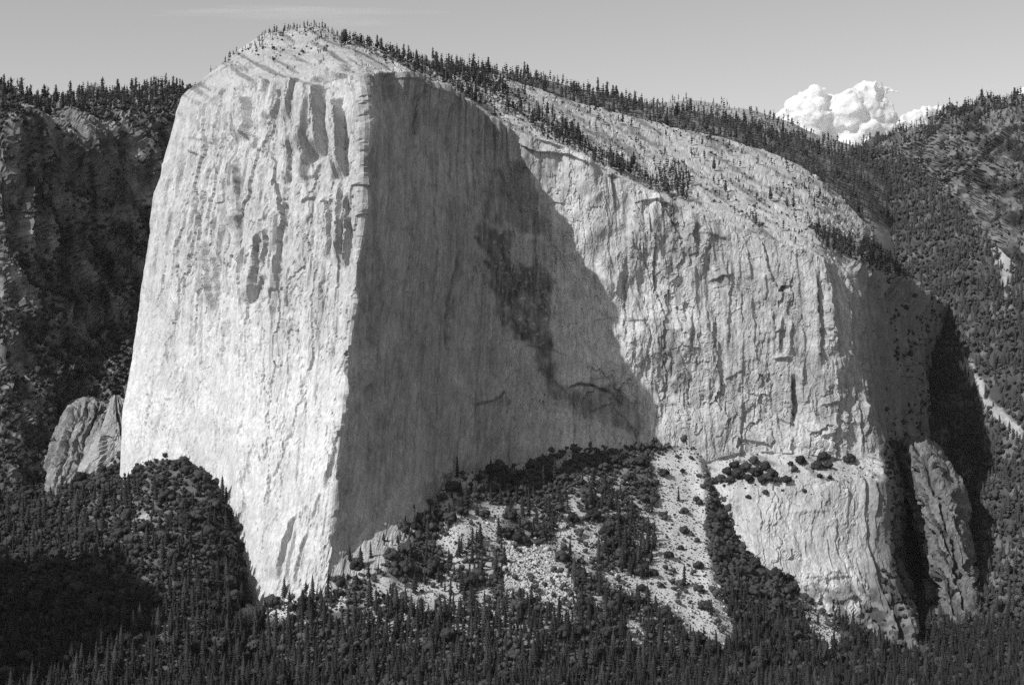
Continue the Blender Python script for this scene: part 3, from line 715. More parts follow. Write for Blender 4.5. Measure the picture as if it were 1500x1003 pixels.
CRAG = [
 [(1255,225,5400),(1262,236,5350),(1272,252,5300),(1285,276,5200),(1295,300,5100),(1305,335,5000)],
 [(1310,206,5250),(1312,212,5150),(1325,240,5050),(1340,275,4950),(1352,305,4850),(1362,340,4750)],
 [(1370,180,5050),(1372,188,4950),(1380,225,4830),(1388,262,4720),(1395,300,4610),(1402,355,4500)],
 [(1430,160,4850),(1432,168,4740),(1438,215,4600),(1444,265,4490),(1448,315,4400),(1452,390,4310)],
 [(1478,148,4720),(1479,158,4600),(1480,210,4460),(1480,270,4350),(1478,340,4250),(1474,440,4150)],
 [(1512,160,4600),(1510,172,4500),(1508,225,4360),(1506,290,4250),(1500,380,4140),(1490,490,4020)],
 [(1600,190,4450),(1600,205,4350),(1600,265,4230),(1600,340,4120),(1600,430,4000),(1600,540,3880)],
 [(1800,200,4300),(1800,220,4200),(1800,290,4080),(1800,380,3960),(1800,470,3840),(1800,580,3720)],
]
GK, PXK, PYK = terrain('rugged_crag', CRAG, 260, 240, 8.0, 'rugged grey crag with dark gullies at the right edge', M_DARK,
    lambda gg, a, b, n: 0.17 + 0.07 * fbm(gg, 34, 5, off=2.0) - 0.10 * smooth(0.05, 0.3, fbm(np.stack([gg[..., 0] + 0.9 * gg[..., 2], gg[..., 1] * 0.3, gg[..., 2] * 0.25], -1), 60, 4, off=5.0)), 12.0, rug=32.0)
# added spur out of view at left, shading the slope's low corner
SHADE_SPUR = [
 [(-2200,330,1500),(-2200,360,1450),(-2200,600,1350),(-2200,900,1250),(-2200,1500,1100)],
 [(-900,300,2250),(-900,325,2120),(-900,560,1950),(-900,850,1780),(-900,1350,1500)],
 [(-600,335,2280),(-600,360,2130),(-600,560,1980),(-600,820,1830),(-600,1300,1560)],
 [(-440,330,2300),(-440,360,2130),(-440,600,2010),(-440,820,1880),(-440,1250,1620)],
 [(-330,400,2320),(-330,430,2140),(-330,690,2040),(-330,860,1930),(-330,1200,1700)],
 [(-230,540,2330),(-230,570,2180),(-230,800,2090),(-230,900,1990),(-230,1150,1780)],
 [(-150,740,2330),(-150,770,2230),(-150,920,2150),(-150,980,2060),(-150,1130,1850)],
]
SHADE_SPUR = [[(x, y, d - 150) for x, y, d in col] for col in SHADE_SPUR]
GP, PXP, PYP = terrain('shade_spur', SHADE_SPUR, 90, 70, 7.0, 'added wooded spur out of view at the left, shading the low corner', seed=14.0)
# ground sheet out to the horizon
bm = bmesh.new()
for x in (-40000, 40000):
    for y in (-3000, 60000): bm.verts.new((x, y, -60))
bm.verts.ensure_lookup_table()
bm.faces.new([bm.verts[i] for i in (0, 2, 3, 1)])
me = bpy.data.meshes.new('ground'); bm.to_mesh(me); bm.free()
at = me.attributes.new('stone_colour', 'FLOAT', 'POINT'); at.data.foreach_set('value', [0.1] * 4)
me.materials.append(M_SOIL)
o = bpy.data.objects.new('ground', me); COL.objects.link(o); tag(o, kind='structure')

# ---------------------------------------------------------------- rock towers and outcrops that stand clear of the walls
def tower(name, rows, Y, deep, label, cat, mat, tone, seed, nu=56, nv=64, rough=2.5, lean=0.0):
    """closed rock column: rows of (py, left px, right px) at distance Y, as deep as deep times its width"""
    rows = np.array(rows, float)
    th = np.linspace(0, 2 * math.pi, 17)
    c = np.zeros((17, len(rows), 3))
    for j, (y, a, b) in enumerate(rows):
        Yj = Y + lean * (rows[-1, 0] - y)
        w = (b - a) / 2 / FPX * Yj
        ctr = P((a + b) / 2, y, Yj)
        sq = np.sign(np.cos(th)) * np.abs(np.cos(th)) ** 0.7
        c[:, j, 0] = ctr[0] - w * sq
        c[:, j, 1] = ctr[1] - w * deep * np.sin(th)
        c[:, j, 2] = ctr[2]
    cap = c[:, :1].mean(axis=0, keepdims=True) * np.ones((17, 1, 1)) + np.array([0, 0, 2.0])
    c = np.concatenate([cap, c], 1)
    gg = loft(c, nu, nv)
    gg[-1] = gg[0]
    n = normals(gg)
    out = gg - gg.mean(axis=0, keepdims=True)
    out[..., 2] = 0
    wid_ = np.linalg.norm(out, axis=-1, keepdims=True) + 1e-6
    out /= wid_
    octave.step = 2.0
    ang = np.arctan2(out[..., 1], out[..., 0])
    W_ = float(wid_.mean())
    sx_, sy_ = np.cos(ang) * 1.2, np.sin(ang) * 1.2
    fa, _ = facets(sx_ * 2 + sy_ * 1.3 + gg[..., 2] * 0.012, gg[..., 2] / (W_ * 2.6) + seed, int(seed * 7), 0.3)
    fb, _ = facets(sx_ * 5 + sy_ * 3.3, gg[..., 2] / (W_ * 0.9) + seed, int(seed * 5), 0.3)
    d = (fa * 0.34 + fb * 0.12) * W_ + fbm(gg, 9, 3, 22, seed + 3) * rough * 0.5
    d[-1] = d[0]
    gg = gg + out * d[..., None] * np.linspace(0.6, 1, gg.shape[1])[None, :, None]
    gg[..., 2] += (perlin(gg[..., 0] / 9.0, gg[..., 1] / 9.0, seed) * 10 * np.linspace(1, 0, gg.shape[1])[None, :] ** 6)
    gg[-1] = gg[0]
    al = np.clip(tone + 0.06 * fbm(gg, 14, 3, 40, seed + 8) - 0.05 * smooth(0.1, 0.5, fbm(gg, 8, 2, 60, seed + 9)), 0.06, 0.5)
    o = grid_mesh(name, gg, mat, al, shade=False)
    tag(o, label, cat)
    return o

def ribbed(name, C, slant, rib, depth, tone, label, cat, seed, nu=110, nv=130):
    """broad rock mass that grows out of the slope behind it, cut by slanting clefts into ribs"""
    c = P(*np.moveaxis(np.array(C, float), -1, 0))
    gg = loft(c, nu, nv)
    n = normals(blur(gg, 2))
    a, b = to_px(gg)
    octave.step = 2.0
    q = (a - slant * b) + 5 * fbm(gg, 40, 3, off=seed)
    f1, e1 = facets(q / rib, b / (rib * 5.0) + 0.3 * fbm(gg, 30, 3, off=seed + 2), int(seed * 3), 0.35)
    f2, e2 = facets(q / (rib * 0.42), b / (rib * 1.5), int(seed * 5), 0.3)
    d = depth * (0.8 * f1 + 0.3 * f2) - depth * 2.0 * np.clip(1 - e1 / 0.24, 0, 1) + fbm(gg, 10, 3, off=seed + 5) * 1.6
    t = np.linspace(0, 1, gg.shape[1])[None, :]
    gg = gg + n * (d * smooth(0.0, 0.12, t))[..., None]
    gg[..., 2] += (1 - smooth(0.0, 0.3, t)) * fbm(gg, 16, 2, off=seed + 7) * depth * 0.7
    al = np.clip(tone * (1 + 0.35 * fbm(gg, 20, 4, off=seed + 8)) - 0.06 * smooth(0.1, 0.5, fbm(gg, 12, 2, 60, seed + 9)), 0.05, 0.45)
    o = grid_mesh(name, gg, M_DARK, al, shade=False)
    tag(o, label, cat)
    return gg, a, b

ribbed('rock_buttress', [
 [(1306,655,3480),(1312,668,3400),(1322,712,3330),(1338,770,3260),(1350,850,3180),(1356,940,3060)],
 [(1326,640,3420),(1330,652,3290),(1340,708,3190),(1356,770,3130),(1370,850,3060),(1378,940,2960)],
 [(1350,638,3420),(1354,650,3260),(1366,708,3150),(1382,770,3090),(1392,850,3030),(1398,940,2930)],
 [(1374,652,3420),(1380,666,3270),(1394,718,3160),(1405,775,3090),(1412,850,3030),(1418,940,2930)],
 [(1396,690,3440),(1403,705,3310),(1414,745,3200),(1424,790,3130),(1430,850,3060),(1434,940,2950)],
 [(1414,762,3470),(1421,776,3350),(1431,800,3260),(1438,830,3190),(1443,870,3120),(1448,940,3000)],
 [(1426,810,3620),(1437,818,3520),(1448,840,3430),(1453,865,3340),(1457,895,3260),(1462,940,3120)]],
 0.42, 19, 13.0, 0.16, 'ribbed dark rock mass rising from the forest right of the cliff', 'rock outcrop', 2.0)
ribbed('rock_outcrop', [
 [(52,652,3170),(62,660,3060),(64,676,2990),(64,694,2920),(62,730,2820)],
 [(78,612,3170),(84,622,3030),(80,650,2960),(78,690,2890),(76,735,2800)],
 [(102,584,3170),(106,594,3020),(100,635,2940),(98,690,2870),(96,740,2780)],
 [(130,580,3170),(132,590,3010),(126,635,2930),(122,695,2850),(120,745,2760)],
 [(156,590,3170),(156,602,3020),(148,642,2930),(144,700,2840),(142,750,2750)],
 [(178,604,3170),(176,616,3060),(166,652,2980),(164,705,2880),(162,755,2780)]],
 -0.36, 15, 8.0, 0.24, 'striped rock outcrop with slanting dark clefts under the left valley wall', 'rock outcrop', 3.0)
tower('rock_outcrop', [(582,168,174),(605,158,186),(635,148,206),(662,134,214),(690,114,200),(712,110,190)], 2880, 0.7, 'pale wedge of rock with a bright left edge beside the foot of the cliff', 'rock outcrop', M_DARK, 0.33, 5.0, 72, 72, 3.2)
tower('rock_outcrop', [(608,204,222),(625,198,228),(645,196,230),(672,196,232)], 2872, 0.8, 'small pale block of rock against the foot of the sunlit wall', 'rock outcrop', M_DARK, 0.32, 6.0, 40, 40, 2.2)
tower('rock_outcrop', [(757,838,848),(768,824,866),(786,810,884),(812,808,888),(850,820,880)], 2800, 1.3, 'pale rounded outcrop among bushes above the conifer forest', 'rock outcrop', M_DARK, 0.36, 7.0, 60, 60, 2.2)

# ---------------------------------------------------------------- plants: base shapes as (vertices, triangles)
def ico(sub):
    bm = bmesh.new(); bmesh.ops.create_icosphere(bm, subdivisions=sub, radius=1.0)
    v = np.array([x.co[:] for x in bm.verts]); f = np.array([[q.index for q in t.verts] for t in bm.faces]); bm.free()
    return v, f
ICO1, ICO2 = ico(1), ico(2)

def merge(parts):
    V, T, n = [], [], 0
    for v, t in parts:
        V.append(np.asarray(v, float)); T.append(np.asarray(t) + n); n += len(v)
    return np.concatenate(V), np.concatenate(T)

def cone(h0, h1, r0, r1, n, bend=(0, 0)):
    a = np.arange(n) / n * 2 * math.pi
    lo = np.stack([r0 * np.cos(a), r0 * np.sin(a), np.full(n, h0)], 1)
    hi = np.stack([r1 * np.cos(a) + bend[0], r1 * np.sin(a) + bend[1], np.full(n, h1)], 1)
    t = []
    for i in range(n):
        j = (i + 1) % n
        t += [(i, j, n + j), (i, n + j, n + i)]
    return np.concatenate([lo, hi]), np.array(t)

def whorl(rnd, z, r, drop, rise, n):
    """one layer of branches: a drooping star"""
    m = 2 * n
    a0 = rnd.random() * 6.3
    v = [(0, 0, z + rise)]
    for k in range(m):
        rr = r * (rnd.uniform(0.8, 1.15) if k % 2 == 0 else rnd.uniform(0.35, 0.55))
        an = a0 + k / m * 2 * math.pi + rnd.uniform(-0.12, 0.12)
        v.append((rr * math.cos(an), rr * math.sin(an), z - drop * (rr / r) * rnd.uniform(0.7, 1.2)))
    return np.array(v), np.array([(0, 1 + k, 1 + (k + 1) % m) for k in range(m)])

def fir_crown(seed, layers, n):
    rnd = random.Random(seed)
    parts = []
    slim = rnd.uniform(0.75, 1.3)
    for i in range(layers):
        t = i / (layers - 1)
        z = 0.10 + 0.84 * t
        r = (0.18 * (1 - t) ** 0.72 + 0.012) * slim * rnd.uniform(0.8, 1.15) * (0.75 if t < 0.12 else 1)
        parts.append(whorl(rnd, z, r, 0.045 + 0.02 * (1 - t), 0.86 / layers * 1.25, n))
    return merge(parts)

def leaves(rnd, pts, size):
    V, T = [], []
    for p, s in zip(pts, size):
        a, b = np.random.default_rng(rnd.randrange(10**6)).normal(size=(2, 3))
        a /= np.linalg.norm(a); b = np.cross(a, b); b /= np.linalg.norm(b)
        k = len(V)
        V += [p - a * s, p + b * s * 0.6, p + a * s, p - b * s * 0.6]
        T += [(k, k + 1, k + 2), (k, k + 2, k + 3)]
    return np.array(V), np.array(T)

def lump(rnd, base, c, r, squash, rough):
    v, f = base
    k = rnd.random() * 50
    n = perlin(v[:, 0] * 2.2 + k, v[:, 1] * 2.2, v[:, 2] * 2.2) * rough
    return (v * (1 + n)[:, None]) * np.array([r, r, r * squash]) + np.array(c), f

def oak_crown(seed, hi):
    """broad crown about 1 wide and 0.9 tall, made of leafy lumps with loose sprays over them"""
    rnd = random.Random(seed)
    parts = []
    n = 11 if hi else 4
    cs = []
    for i in range(n):
        a = i * 2.4 + rnd.uniform(-0.4, 0.4)
        q = math.sqrt((i + 0.3) / n) * (0.34 if hi else 0.26)
        z = 0.50 - 0.9 * q * q + rnd.uniform(-0.10, 0.10) - (0.12 if i > n * 0.6 else 0)
        r = rnd.uniform(0.16, 0.23) if hi else rnd.uniform(0.24, 0.30)
        cs.append((q * math.cos(a), q * math.sin(a), z, r))
        parts.append(lump(rnd, ICO2 if hi else ICO1, cs[-1][:3], r, 0.9, 0.75 if hi else 0.5))
    pts, sz = [], []
    for k in range(170 if hi else 14):
        x, y, z, r = cs[rnd.randrange(n)]
        d = np.array([rnd.gauss(0, 1), rnd.gauss(0, 1), rnd.gauss(0.35, 1)]); d /= np.linalg.norm(d)
        pts.append(np.array([x, y, z]) + d * r * rnd.uniform(0.92, 1.22)); sz.append(rnd.uniform(0.03, 0.06) * (1 if hi else 2))
    parts.append(leaves(rnd, pts, sz))
    return merge(parts)

def pine_crown(seed, hi):
    """tall ragged crown with gaps between the tiers"""
    rnd = random.Random(seed)
    parts = []
    n = 9 if hi else 5
    top = rnd.random() < 0.4
    for i in range(n):
        t = i / (n - 1)
        z = 0.24 + 0.72 * t
        r = (0.135 - 0.085 * t ** 1.4) * rnd.uniform(0.65, 1.25) * (1.2 if top and t > 0.7 else 1)
        c = (rnd.uniform(-0.045, 0.045) * (1 - t * 0.6), rnd.uniform(-0.045, 0.045) * (1 - t * 0.6), z)
        if hi and rnd.random() < 0.5:
            w = whorl(rnd, z, r * 1.15, 0.05, 0.12, 6); parts.append((w[0] + np.array([c[0], c[1], 0]), w[1]))
        else:
            parts.append(lump(rnd, ICO1 if not hi else ICO2, c, r, rnd.uniform(0.55, 0.9), 0.8))
    if hi:
        pts = [np.array([rnd.gauss(0, 0.07), rnd.gauss(0, 0.07), rnd.uniform(0.25, 0.98)]) for k in range(60)]
        parts.append(leaves(rnd, pts, [rnd.uniform(0.02, 0.045) for k in pts]))
    return merge(parts)

def boulder_shape(seed):
    rnd = random.Random(seed)
    v, f = ICO1
    v = v.copy()
    for k in range(5):                                  # flat broken faces
        d = np.array([rnd.gauss(0, 1) for q in range(3)]); d /= np.linalg.norm(d)
        h = rnd.uniform(0.45, 0.75)
        e = v @ d
        v = v - np.outer(np.clip(e - h, 0, None), d)
    return v * np.array([1, rnd.uniform(0.7, 1), rnd.uniform(0.55, 0.85)]), f

M_FIR = leaf_material('fir_needles', 0.008, 0.060)
M_OAK = leaf_material('oak_leaves', 0.014, 0.074)
M_PINE = leaf_material('pine_needles', 0.018, 0.065)
M_BARK = rock_material('bark', grain=0.3, bump=0.3)

def tri_mesh(name, shape, mat, tone=None):
    v, t = shape
    me = bpy.data.meshes.new(name)
    me.vertices.add(len(v)); me.vertices.foreach_set('co', np.asarray(v, np.float32).reshape(-1))
    me.loops.add(t.size); me.loops.foreach_set('vertex_index', np.asarray(t, np.int32).reshape(-1))
    me.polygons.add(len(t))
    me.polygons.foreach_set('loop_start', (np.arange(len(t)) * 3).astype(np.int32))
    me.polygons.foreach_set('loop_total', np.full(len(t), 3, np.int32))
    at = me.attributes.new('stone_colour', 'FLOAT', 'POINT')
    at.data.foreach_set('value', np.asarray(tone if tone is not None else np.full(len(v), 0.12), np.float32))
    me.update(); me.validate(); me.materials.append(mat)
    return me

def mass(name, shapes, pos, size, mat, label, tone=None, squash=None):
    """one object holding every plant or stone of a mass that nobody would count"""
    r = np.random.default_rng(len(pos) + 5)
    V, T, C, n = [], [], [], 0
    pick = r.integers(0, len(shapes), len(pos))
    for k, (v, t) in enumerate(shapes):
        i = np.nonzero(pick == k)[0]
        if len(i) == 0: continue
        a = r.uniform(0, 6.28, len(i)); ca, sa = np.cos(a), np.sin(a)
        sc = np.asarray(size)[i]
        q = np.ones(len(i)) if squash is None else r.uniform(squash[0], squash[1], len(i))
        x = (v[None, :, 0] * ca[:, None] - v[None, :, 1] * sa[:, None]) * sc[:, None]
        y = (v[None, :, 0] * sa[:, None] + v[None, :, 1] * ca[:, None]) * sc[:, None]
        z = v[None, :, 2] * (sc * q)[:, None]
        W = np.stack([x, y, z], -1) + np.asarray(pos)[i][:, None, :]
        V.append(W.reshape(-1, 3))
        T.append((t[None] + (np.arange(len(i)) * len(v))[:, None, None]).reshape(-1, 3) + n)
        n += len(i) * len(v)
        C.append(np.repeat(r.uniform(0, 1, len(i)) if tone is None else tone + 0.08 * r.normal(size=len(i)), len(v)))
    me = tri_mesh(name, (np.concatenate(V), np.concatenate(T)), mat, np.concatenate(C))
    o = bpy.data.objects.new(name, me); COL.objects.link(o)
    tag(o, label, kind='stuff')
    return o

FIR_HI = [fir_crown(k, 13, 8) for k in range(6)]
FIR_LO = [fir_crown(20 + k, 8, 5) for k in range(7)]
OAK_HI = [oak_crown(k, True) for k in range(6)]
OAK_LO = [oak_crown(30 + k, False) for k in range(8)]
PINE_HI = [pine_crown(k, True) for k in range(7)]
PINE_LO = [merge([pine_crown(40 + k, False), cone(0, 0.8, 0.014, 0.006, 4)]) for k in range(8)]

class Kind:
    """meshes of one kind of tree, shared by all its individuals"""
    def __init__(self, name, shapes, mat, trunk):
        self.name = name
        self.crowns = [tri_mesh('crown', sh, mat) for sh in shapes]
        self.trunk = tri_mesh('trunk', trunk, M_BARK)
        self.protos = []
        for cm in self.crowns:                         # one tree of each shape with its parts
            e = bpy.data.objects.new(name, None)
            self.protos.append((e, bpy.data.objects.new('crown', cm), bpy.data.objects.new('trunk', self.trunk)))
        self.n = 0
    def plant(self, pos, size, label, group, cat, squash=1.0):
        i = RNG.integers(len(self.protos))
        src = self.protos[i]
        e = src[0].copy(); COL.objects.link(e)
        for ch in src[1:]:
            c = ch.copy(); COL.objects.link(c); c.parent = e
        e.location = pos; e.rotation_euler = (0, 0, RNG.uniform(0, 6.28)); e.scale = (size, size, size * squash)
        e.empty_display_size = 0.1
        tag(e, label, cat, group)
        self.n += 1
        return e
FIR = Kind('fir_tree', FIR_HI, M_FIR, cone(-0.03, 0.9, 0.014, 0.003, 7))
OAK = Kind('oak_tree', OAK_HI, M_OAK, cone(-0.06, 0.5, 0.05, 0.03, 7))
PINE = Kind('pine_tree', PINE_HI, M_PINE, cone(-0.03, 0.92, 0.013, 0.004, 6))

def scatter(gg, a, b, dens, spacing, n, seed, box=(-120, 1620, 20, 1150), sizes=None):
    """points spread over a piece of ground by area and density, no two closer than spacing"""
    r = np.random.default_rng(seed)
    du = gg[1:, :-1] - gg[:-1, :-1]; dv = gg[:-1, 1:] - gg[:-1, :-1]
    cr = np.cross(du, dv)
    area = np.linalg.norm(cr, axis=-1)
    A, B = a[:-1, :-1], b[:-1, :-1]
    w = area * dens(A, B, gg[:-1, :-1]) * (A > box[0]) * (A < box[1]) * (B > box[2]) * (B < box[3])
    w = np.where(np.isfinite(w), w, 0)
    idx = r.choice(w.size, n, p=(w / w.sum()).ravel())
    i, j = np.unravel_index(idx, w.shape)
    u, v = r.random(n)[:, None], r.random(n)[:, None]
    p = gg[i, j] + u * du[i, j] + v * dv[i, j]
    keep, cells = [], {}
    sp = np.full(n, spacing) if sizes is None else spacing * sizes
    cs = sp.max()
    for k in range(n):
        x, y, z = p[k]; c = (int(x // cs), int(y // cs))
        ok = True
        for cx in (c[0] - 1, c[0], c[0] + 1):
            for cy in (c[1] - 1, c[1], c[1] + 1):
                for q in cells.get((cx, cy), ()):
                    if (p[q, 0] - x) ** 2 + (p[q, 1] - y) ** 2 + 0.3 * (p[q, 2] - z) ** 2 < sp[k] ** 2:
                        ok = False; break
                if not ok: break
            if not ok: break
        if ok:
            keep.append(k); cells.setdefault(c, []).append(k)
    return p[keep] if sizes is None else (p[keep], sizes[keep])

bpy.context.view_layer.update()
DG = bpy.context.evaluated_depsgraph_get()
EYE = Vector((0, 0, CAMZ))
def seen(p, up):
    """True where nothing of the ground or the cliff hides a plant's top from the camera"""
    out = np.zeros(len(p), bool)
    up = np.broadcast_to(up, len(p))
    for k in range(len(p)):
        d = Vector(p[k]) + Vector((0, 0, up[k])) - EYE
        L = d.length
        hit = SC.ray_cast(DG, EYE, d.normalized(), distance=L - 3.0)
        out[k] = not hit[0]
    return out
def ground_at(x, y):
    """where the line of sight through a photograph pixel meets the rock or the ground"""
    d = Vector(P(x, y, 1000.0)) - EYE
    ok, loc, *_ = SC.ray_cast(DG, EYE, d.normalized(), distance=20000)
    return np.array(loc) if ok else None

def in_frame(p, m=6):
    x, y = to_px(p)
    return (x > -m) & (x < 1500 + m) & (y > -m) & (y < 1003 + m)

def open_mask(a, b):
    m = np.zeros(a.shape, bool)
    for poly in OPEN: m |= in_poly(poly, a, b) | in_poly(poly, a, b - 8) | in_poly(poly, a + 4, b - 14)
    return m

def settle(kind, pos, size, up, lim, region, cat, squash=None):
    """the lim plants that show largest become individuals; returns the rest"""
    h = np.asarray(size) * up
    vis = seen(pos, h * 0.8) & in_frame(pos + np.stack([0 * h, 0 * h, h * 0.75], -1), 0)
    show = np.where(vis, h / pos[:, 1], 0)
    order = np.argsort(-show)
    pick = [k for k in order[:lim] if show[k] > 0]
    for k in pick:
        x, y = to_px(pos[k])
        label, group = region(float(x), float(y), float(show[k]) * FPX)
        q = 1.0 if squash is None else RNG.uniform(*squash)
        kind.plant(pos[k], size[k], label, group, cat, q)
    rest = np.ones(len(pos), bool); rest[pick] = False
    return rest

# -------- firs on the valley floor and scattered up the rubble
def fir_line(a, b): return smooth(862, 915, b + 14 * perlin(a / 40.0, b / 40.0, 2.5) - 22 * smooth(1080, 1200, a) + 18 * (1 - smooth(250, 420, a)))
def fir_dens(A, B, g_):
    return (fir_line(A, B) + 0.10 * (B > 700) * (A > 380) * (A < 1010) + 0.12 * (A < 380) * (B > 720) + 0.9 * in_poly([(905,800),(955,790),(960,850),(900,880)], A, B)) * (1 - 0.985 * open_mask(A, B)) * (B > 690)
fz = np.sort(25 * np.clip(RNG.lognormal(-0.02, 0.42, 30000), 0.32, 1.75))[::-1].copy()
fm = RNG.permutation(30000); fm[:250] = np.arange(250)
fp, fh = scatter(GT, PXT, PYT, fir_dens, 0.30, 30000, 11, sizes=fz[fm])
FIR_SPOTS = [(70,'in the bottom left corner'),(140,'near the bottom left corner'),(210,'below the left wooded slope'),(280,'below the clearing in the left wood'),(345,'left of the foot of the prow'),(410,'below the rubble at the left foot of the prow'),
 (470,'straight below the foot of the prow'),(535,'right below the foot of the prow'),(600,'below the bright toe of the shaded wall'),(660,'below the rubble patch left of the boulder field'),(720,'left below the boulder field'),(790,'straight below the boulder field'),
 (860,'right below the boulder field'),(930,'below the pale rounded outcrop'),(1000,'left of the bottom end of the long fan'),(1060,'under the bottom end of the long fan'),(1120,'right of the bottom end of the long fan'),(1190,'below the triangular grove'),(1260,'below the strip of rubble under the buttress'),
 (1330,'below the tip of the lower buttress'),(1400,'below the dark spires'),(9999,'in the bottom right corner')]
def fir_region(x, y, hp):
    spot = next(t for lim, t in FIR_SPOTS if x < lim)
    size = 'towering' if hp > 41 else 'tall' if hp > 35 else 'middling' if hp > 30 else 'slim'
    row = 'front-row ' if y > 1003 else '' if y > 965 else 'upslope '
    t = f'{size} {row}dark fir {spot}'
    return t, 'forest firs ' + spot
rest = settle(FIR, fp, fh, 1.0, 300, fir_region, 'fir tree')
mass('fir_forest', FIR_LO, fp[rest], fh[rest], M_FIR, 'dense dark conifer forest along the foot of the cliff')

# -------- round-crowned oaks on the rubble and the wooded slopes
GROVE = [(1034,760),(1050,772),(1076,798),(1104,826),(1138,848),(1130,872),(1092,862),(1064,872),(1050,835),(1040,800)]
def oak_dens(A, B, g_):
    o = open_mask(A, B)
    d = (1 - fir_line(A, B) * 0.72) * (1 - 0.93 * o) * (0.75 + 0.25 * perlin(g_[..., 0] / 60, g_[..., 1] / 60, g_[..., 2] / 60))
    thin = smooth(0.02, 0.25, fbm(g_, 55, 3, off=2.2)) * smooth(430, 560, A) * (1 - smooth(1080, 1120, A)) * (1 - smooth(900, 960, B))
    return np.clip(d, 0, 1) * (1 - 0.95 * thin)
sz = np.sort(np.clip(RNG.lognormal(math.log(12.0), 0.38, 42000), 5.5, 27))[::-1].copy()
mix = RNG.permutation(42000); mix[:500] = np.arange(500)
op, ow = scatter(GT, PXT, PYT, oak_dens, 0.66, 42000, 12, sizes=sz[mix])
gp = scatter(GT, PXT, PYT, lambda A, B, g_: in_poly(GROVE, A, B).astype(float), 8.0, 1500, 13)
op = np.concatenate([op, gp]); ow = np.concatenate([ow, RNG.uniform(13, 19, len(gp))])
px_, py_ = to_px(op)
inside = in_poly(GROVE, px_, py_)
OAK_SPOTS = [(70,'at the far left of the left wood'),(130,'in the left wood under the striped ribs'),(190,'in the left wood under the pale wedge of rock'),(240,'at the top of the left wood by the cliff'),(290,'on the upper right edge of the left wood'),(340,'on the edge of the left wood beside the sunlit wall'),(400,'in the hollow beside the foot of the prow'),
 (470,'under the foot of the prow'),(540,'just right of the foot of the prow'),(600,'under the bright toe of the shaded wall'),(650,'below the shaded clump of black bushes'),(700,'left of the boulder field'),(760,'beside the left rim of the boulder field'),(820,'around the boulder field'),(880,'around the pale rounded outcrop'),(930,'right of the pale rounded outcrop'),
 (980,'at the left rim of the long fan'),(1040,'beside the long fan'),(1100,'below the triangular grove'),(1180,'under the lower buttress'),(1260,'beside the strip of rubble under the buttress'),(1340,'under the tip of the buttress'),(9999,'in the shade below the dark spires')]
def oak_region(x, y, hp):
    if in_poly(GROVE, np.array([x]), np.array([y]))[0]:
        part = 'upper tip' if y < 800 else 'middle' if y < 840 else 'broad lower end'
        return f'round dark oak in the {part} of the triangular grove', 'oaks in the triangular grove'
    spot = next(t for lim, t in OAK_SPOTS if x < lim)
    if 560 < x < 985 and y < 735: spot = ('left end of' if x < 760 else 'middle of' if x < 880 else 'right end of'); spot = f'in the {spot} the wood along the shaded wall'
    size = 'huge' if hp > 17 else 'large' if hp > 14.5 else 'round'
    row = 'upper ' if y < 760 else '' if y < 850 else 'low-standing '
    return f'{size} {row}oak {spot}', 'oaks ' + spot
# lone bushes one can point to: (x, y of the crown's middle, width in photograph pixels, label)
LONE = [
 (761,786,27,'largest round bush, casting a shadow at the top of the boulder field'), (738,778,22,'left bush of a touching pair beside the largest round bush'), (751,775,20,'right bush of a touching pair beside the largest round bush'),
 (747,752,22,'round bush on pale rubble above the touching pair of bushes'), (769,766,20,'round bush just above and right of the largest round bush'), (709,751,19,'low round bush at the upper edge of the pale rubble strip'),
 (663,712,24,'tall black bush against the shaded wall, uppermost of the shaded clump'), (649,727,16,'small black round bush left of the uppermost shaded bush'), (702,699,14,'small dark round bush standing alone against the shaded wall'),
 (723,714,20,'dark upright bush on the bare shaded ledge below the wall'), (624,760,30,'big black bush at the left end of the shaded clump'), (678,747,19,'dark bush in the shaded clump next to sunlit rubble'),
 (973,691,17,'round bush at the upper left edge of the pale rubble fan'), (1000,689,9,'tiny lone bush high on the pale rubble fan'), (1003,776,16,'upright bush in the middle of the pale rubble fan'),
 (1021,790,10,'slim little bush at the right edge of the rubble fan'), (997,801,10,'small bush below the upright one on the rubble fan'), (979,811,16,'round lone bush with a clear shadow at the left side of the fan'),
 (1023,827,17,'round lone bush at the right side of the fan under the slim one'), (967,855,11,'small round bush low on the left side of the fan'), (1024,861,17,'upper bush of a pair low on the rubble fan'),
 (1033,886,20,'lower bush of a pair low on the rubble fan'), (1003,747,14,'small upright bush beside a pale boulder high on the fan'), (992,668,8,'tiny bush at the very top of the rubble fan'),
 (1172,673,17,'larger bush of the small group in the middle of the ledge'), (1158,678,9,'smallest bush of the small group in the middle of the ledge'), (1164,686,12,'low bush of the small group in the middle of the ledge'),
 (1153,701,16,'round bush on the bright slab below the middle group'), (1207,668,20,'top bush of the clump at the right end of the ledge'), (1197,680,18,'left bush of the clump at the right end of the ledge'),
 (1213,680,15,'right bush of the clump at the right end of the ledge'), (1201,696,9,'small bush just under the clump at the right end of the ledge'), (1216,698,8,'tiny bush right of and below the right-end clump'),
 (1121,720,10,'small low bush on the lip of the lower buttress'), (1178,718,8,'tiny bush on the bright slab below the right-end clump'), (1096,727,9,'tiny scrubby bush on the lip under the ledge grove'),
 (1244,670,19,'pale thin scrub beside the right arete on the ledge'), (940,860,16,'round bush beside boulders left of the rubble fan'), (958,838,15,'round bush at the left rim of the rubble fan'),
]
LEDGE = [(1046,704,12),(1056,700,15),(1066,690,17),(1076,680,16),(1082,694,20),(1092,684,18),(1096,700,16),(1104,674,15),(1108,690,20),(1120,682,17),(1124,698,17),(1132,694,16),(1134,702,13),(1116,703,14),(1070,702,15)]
lone_xy = np.array([(x, y) for x, y, w, l in LONE], float)
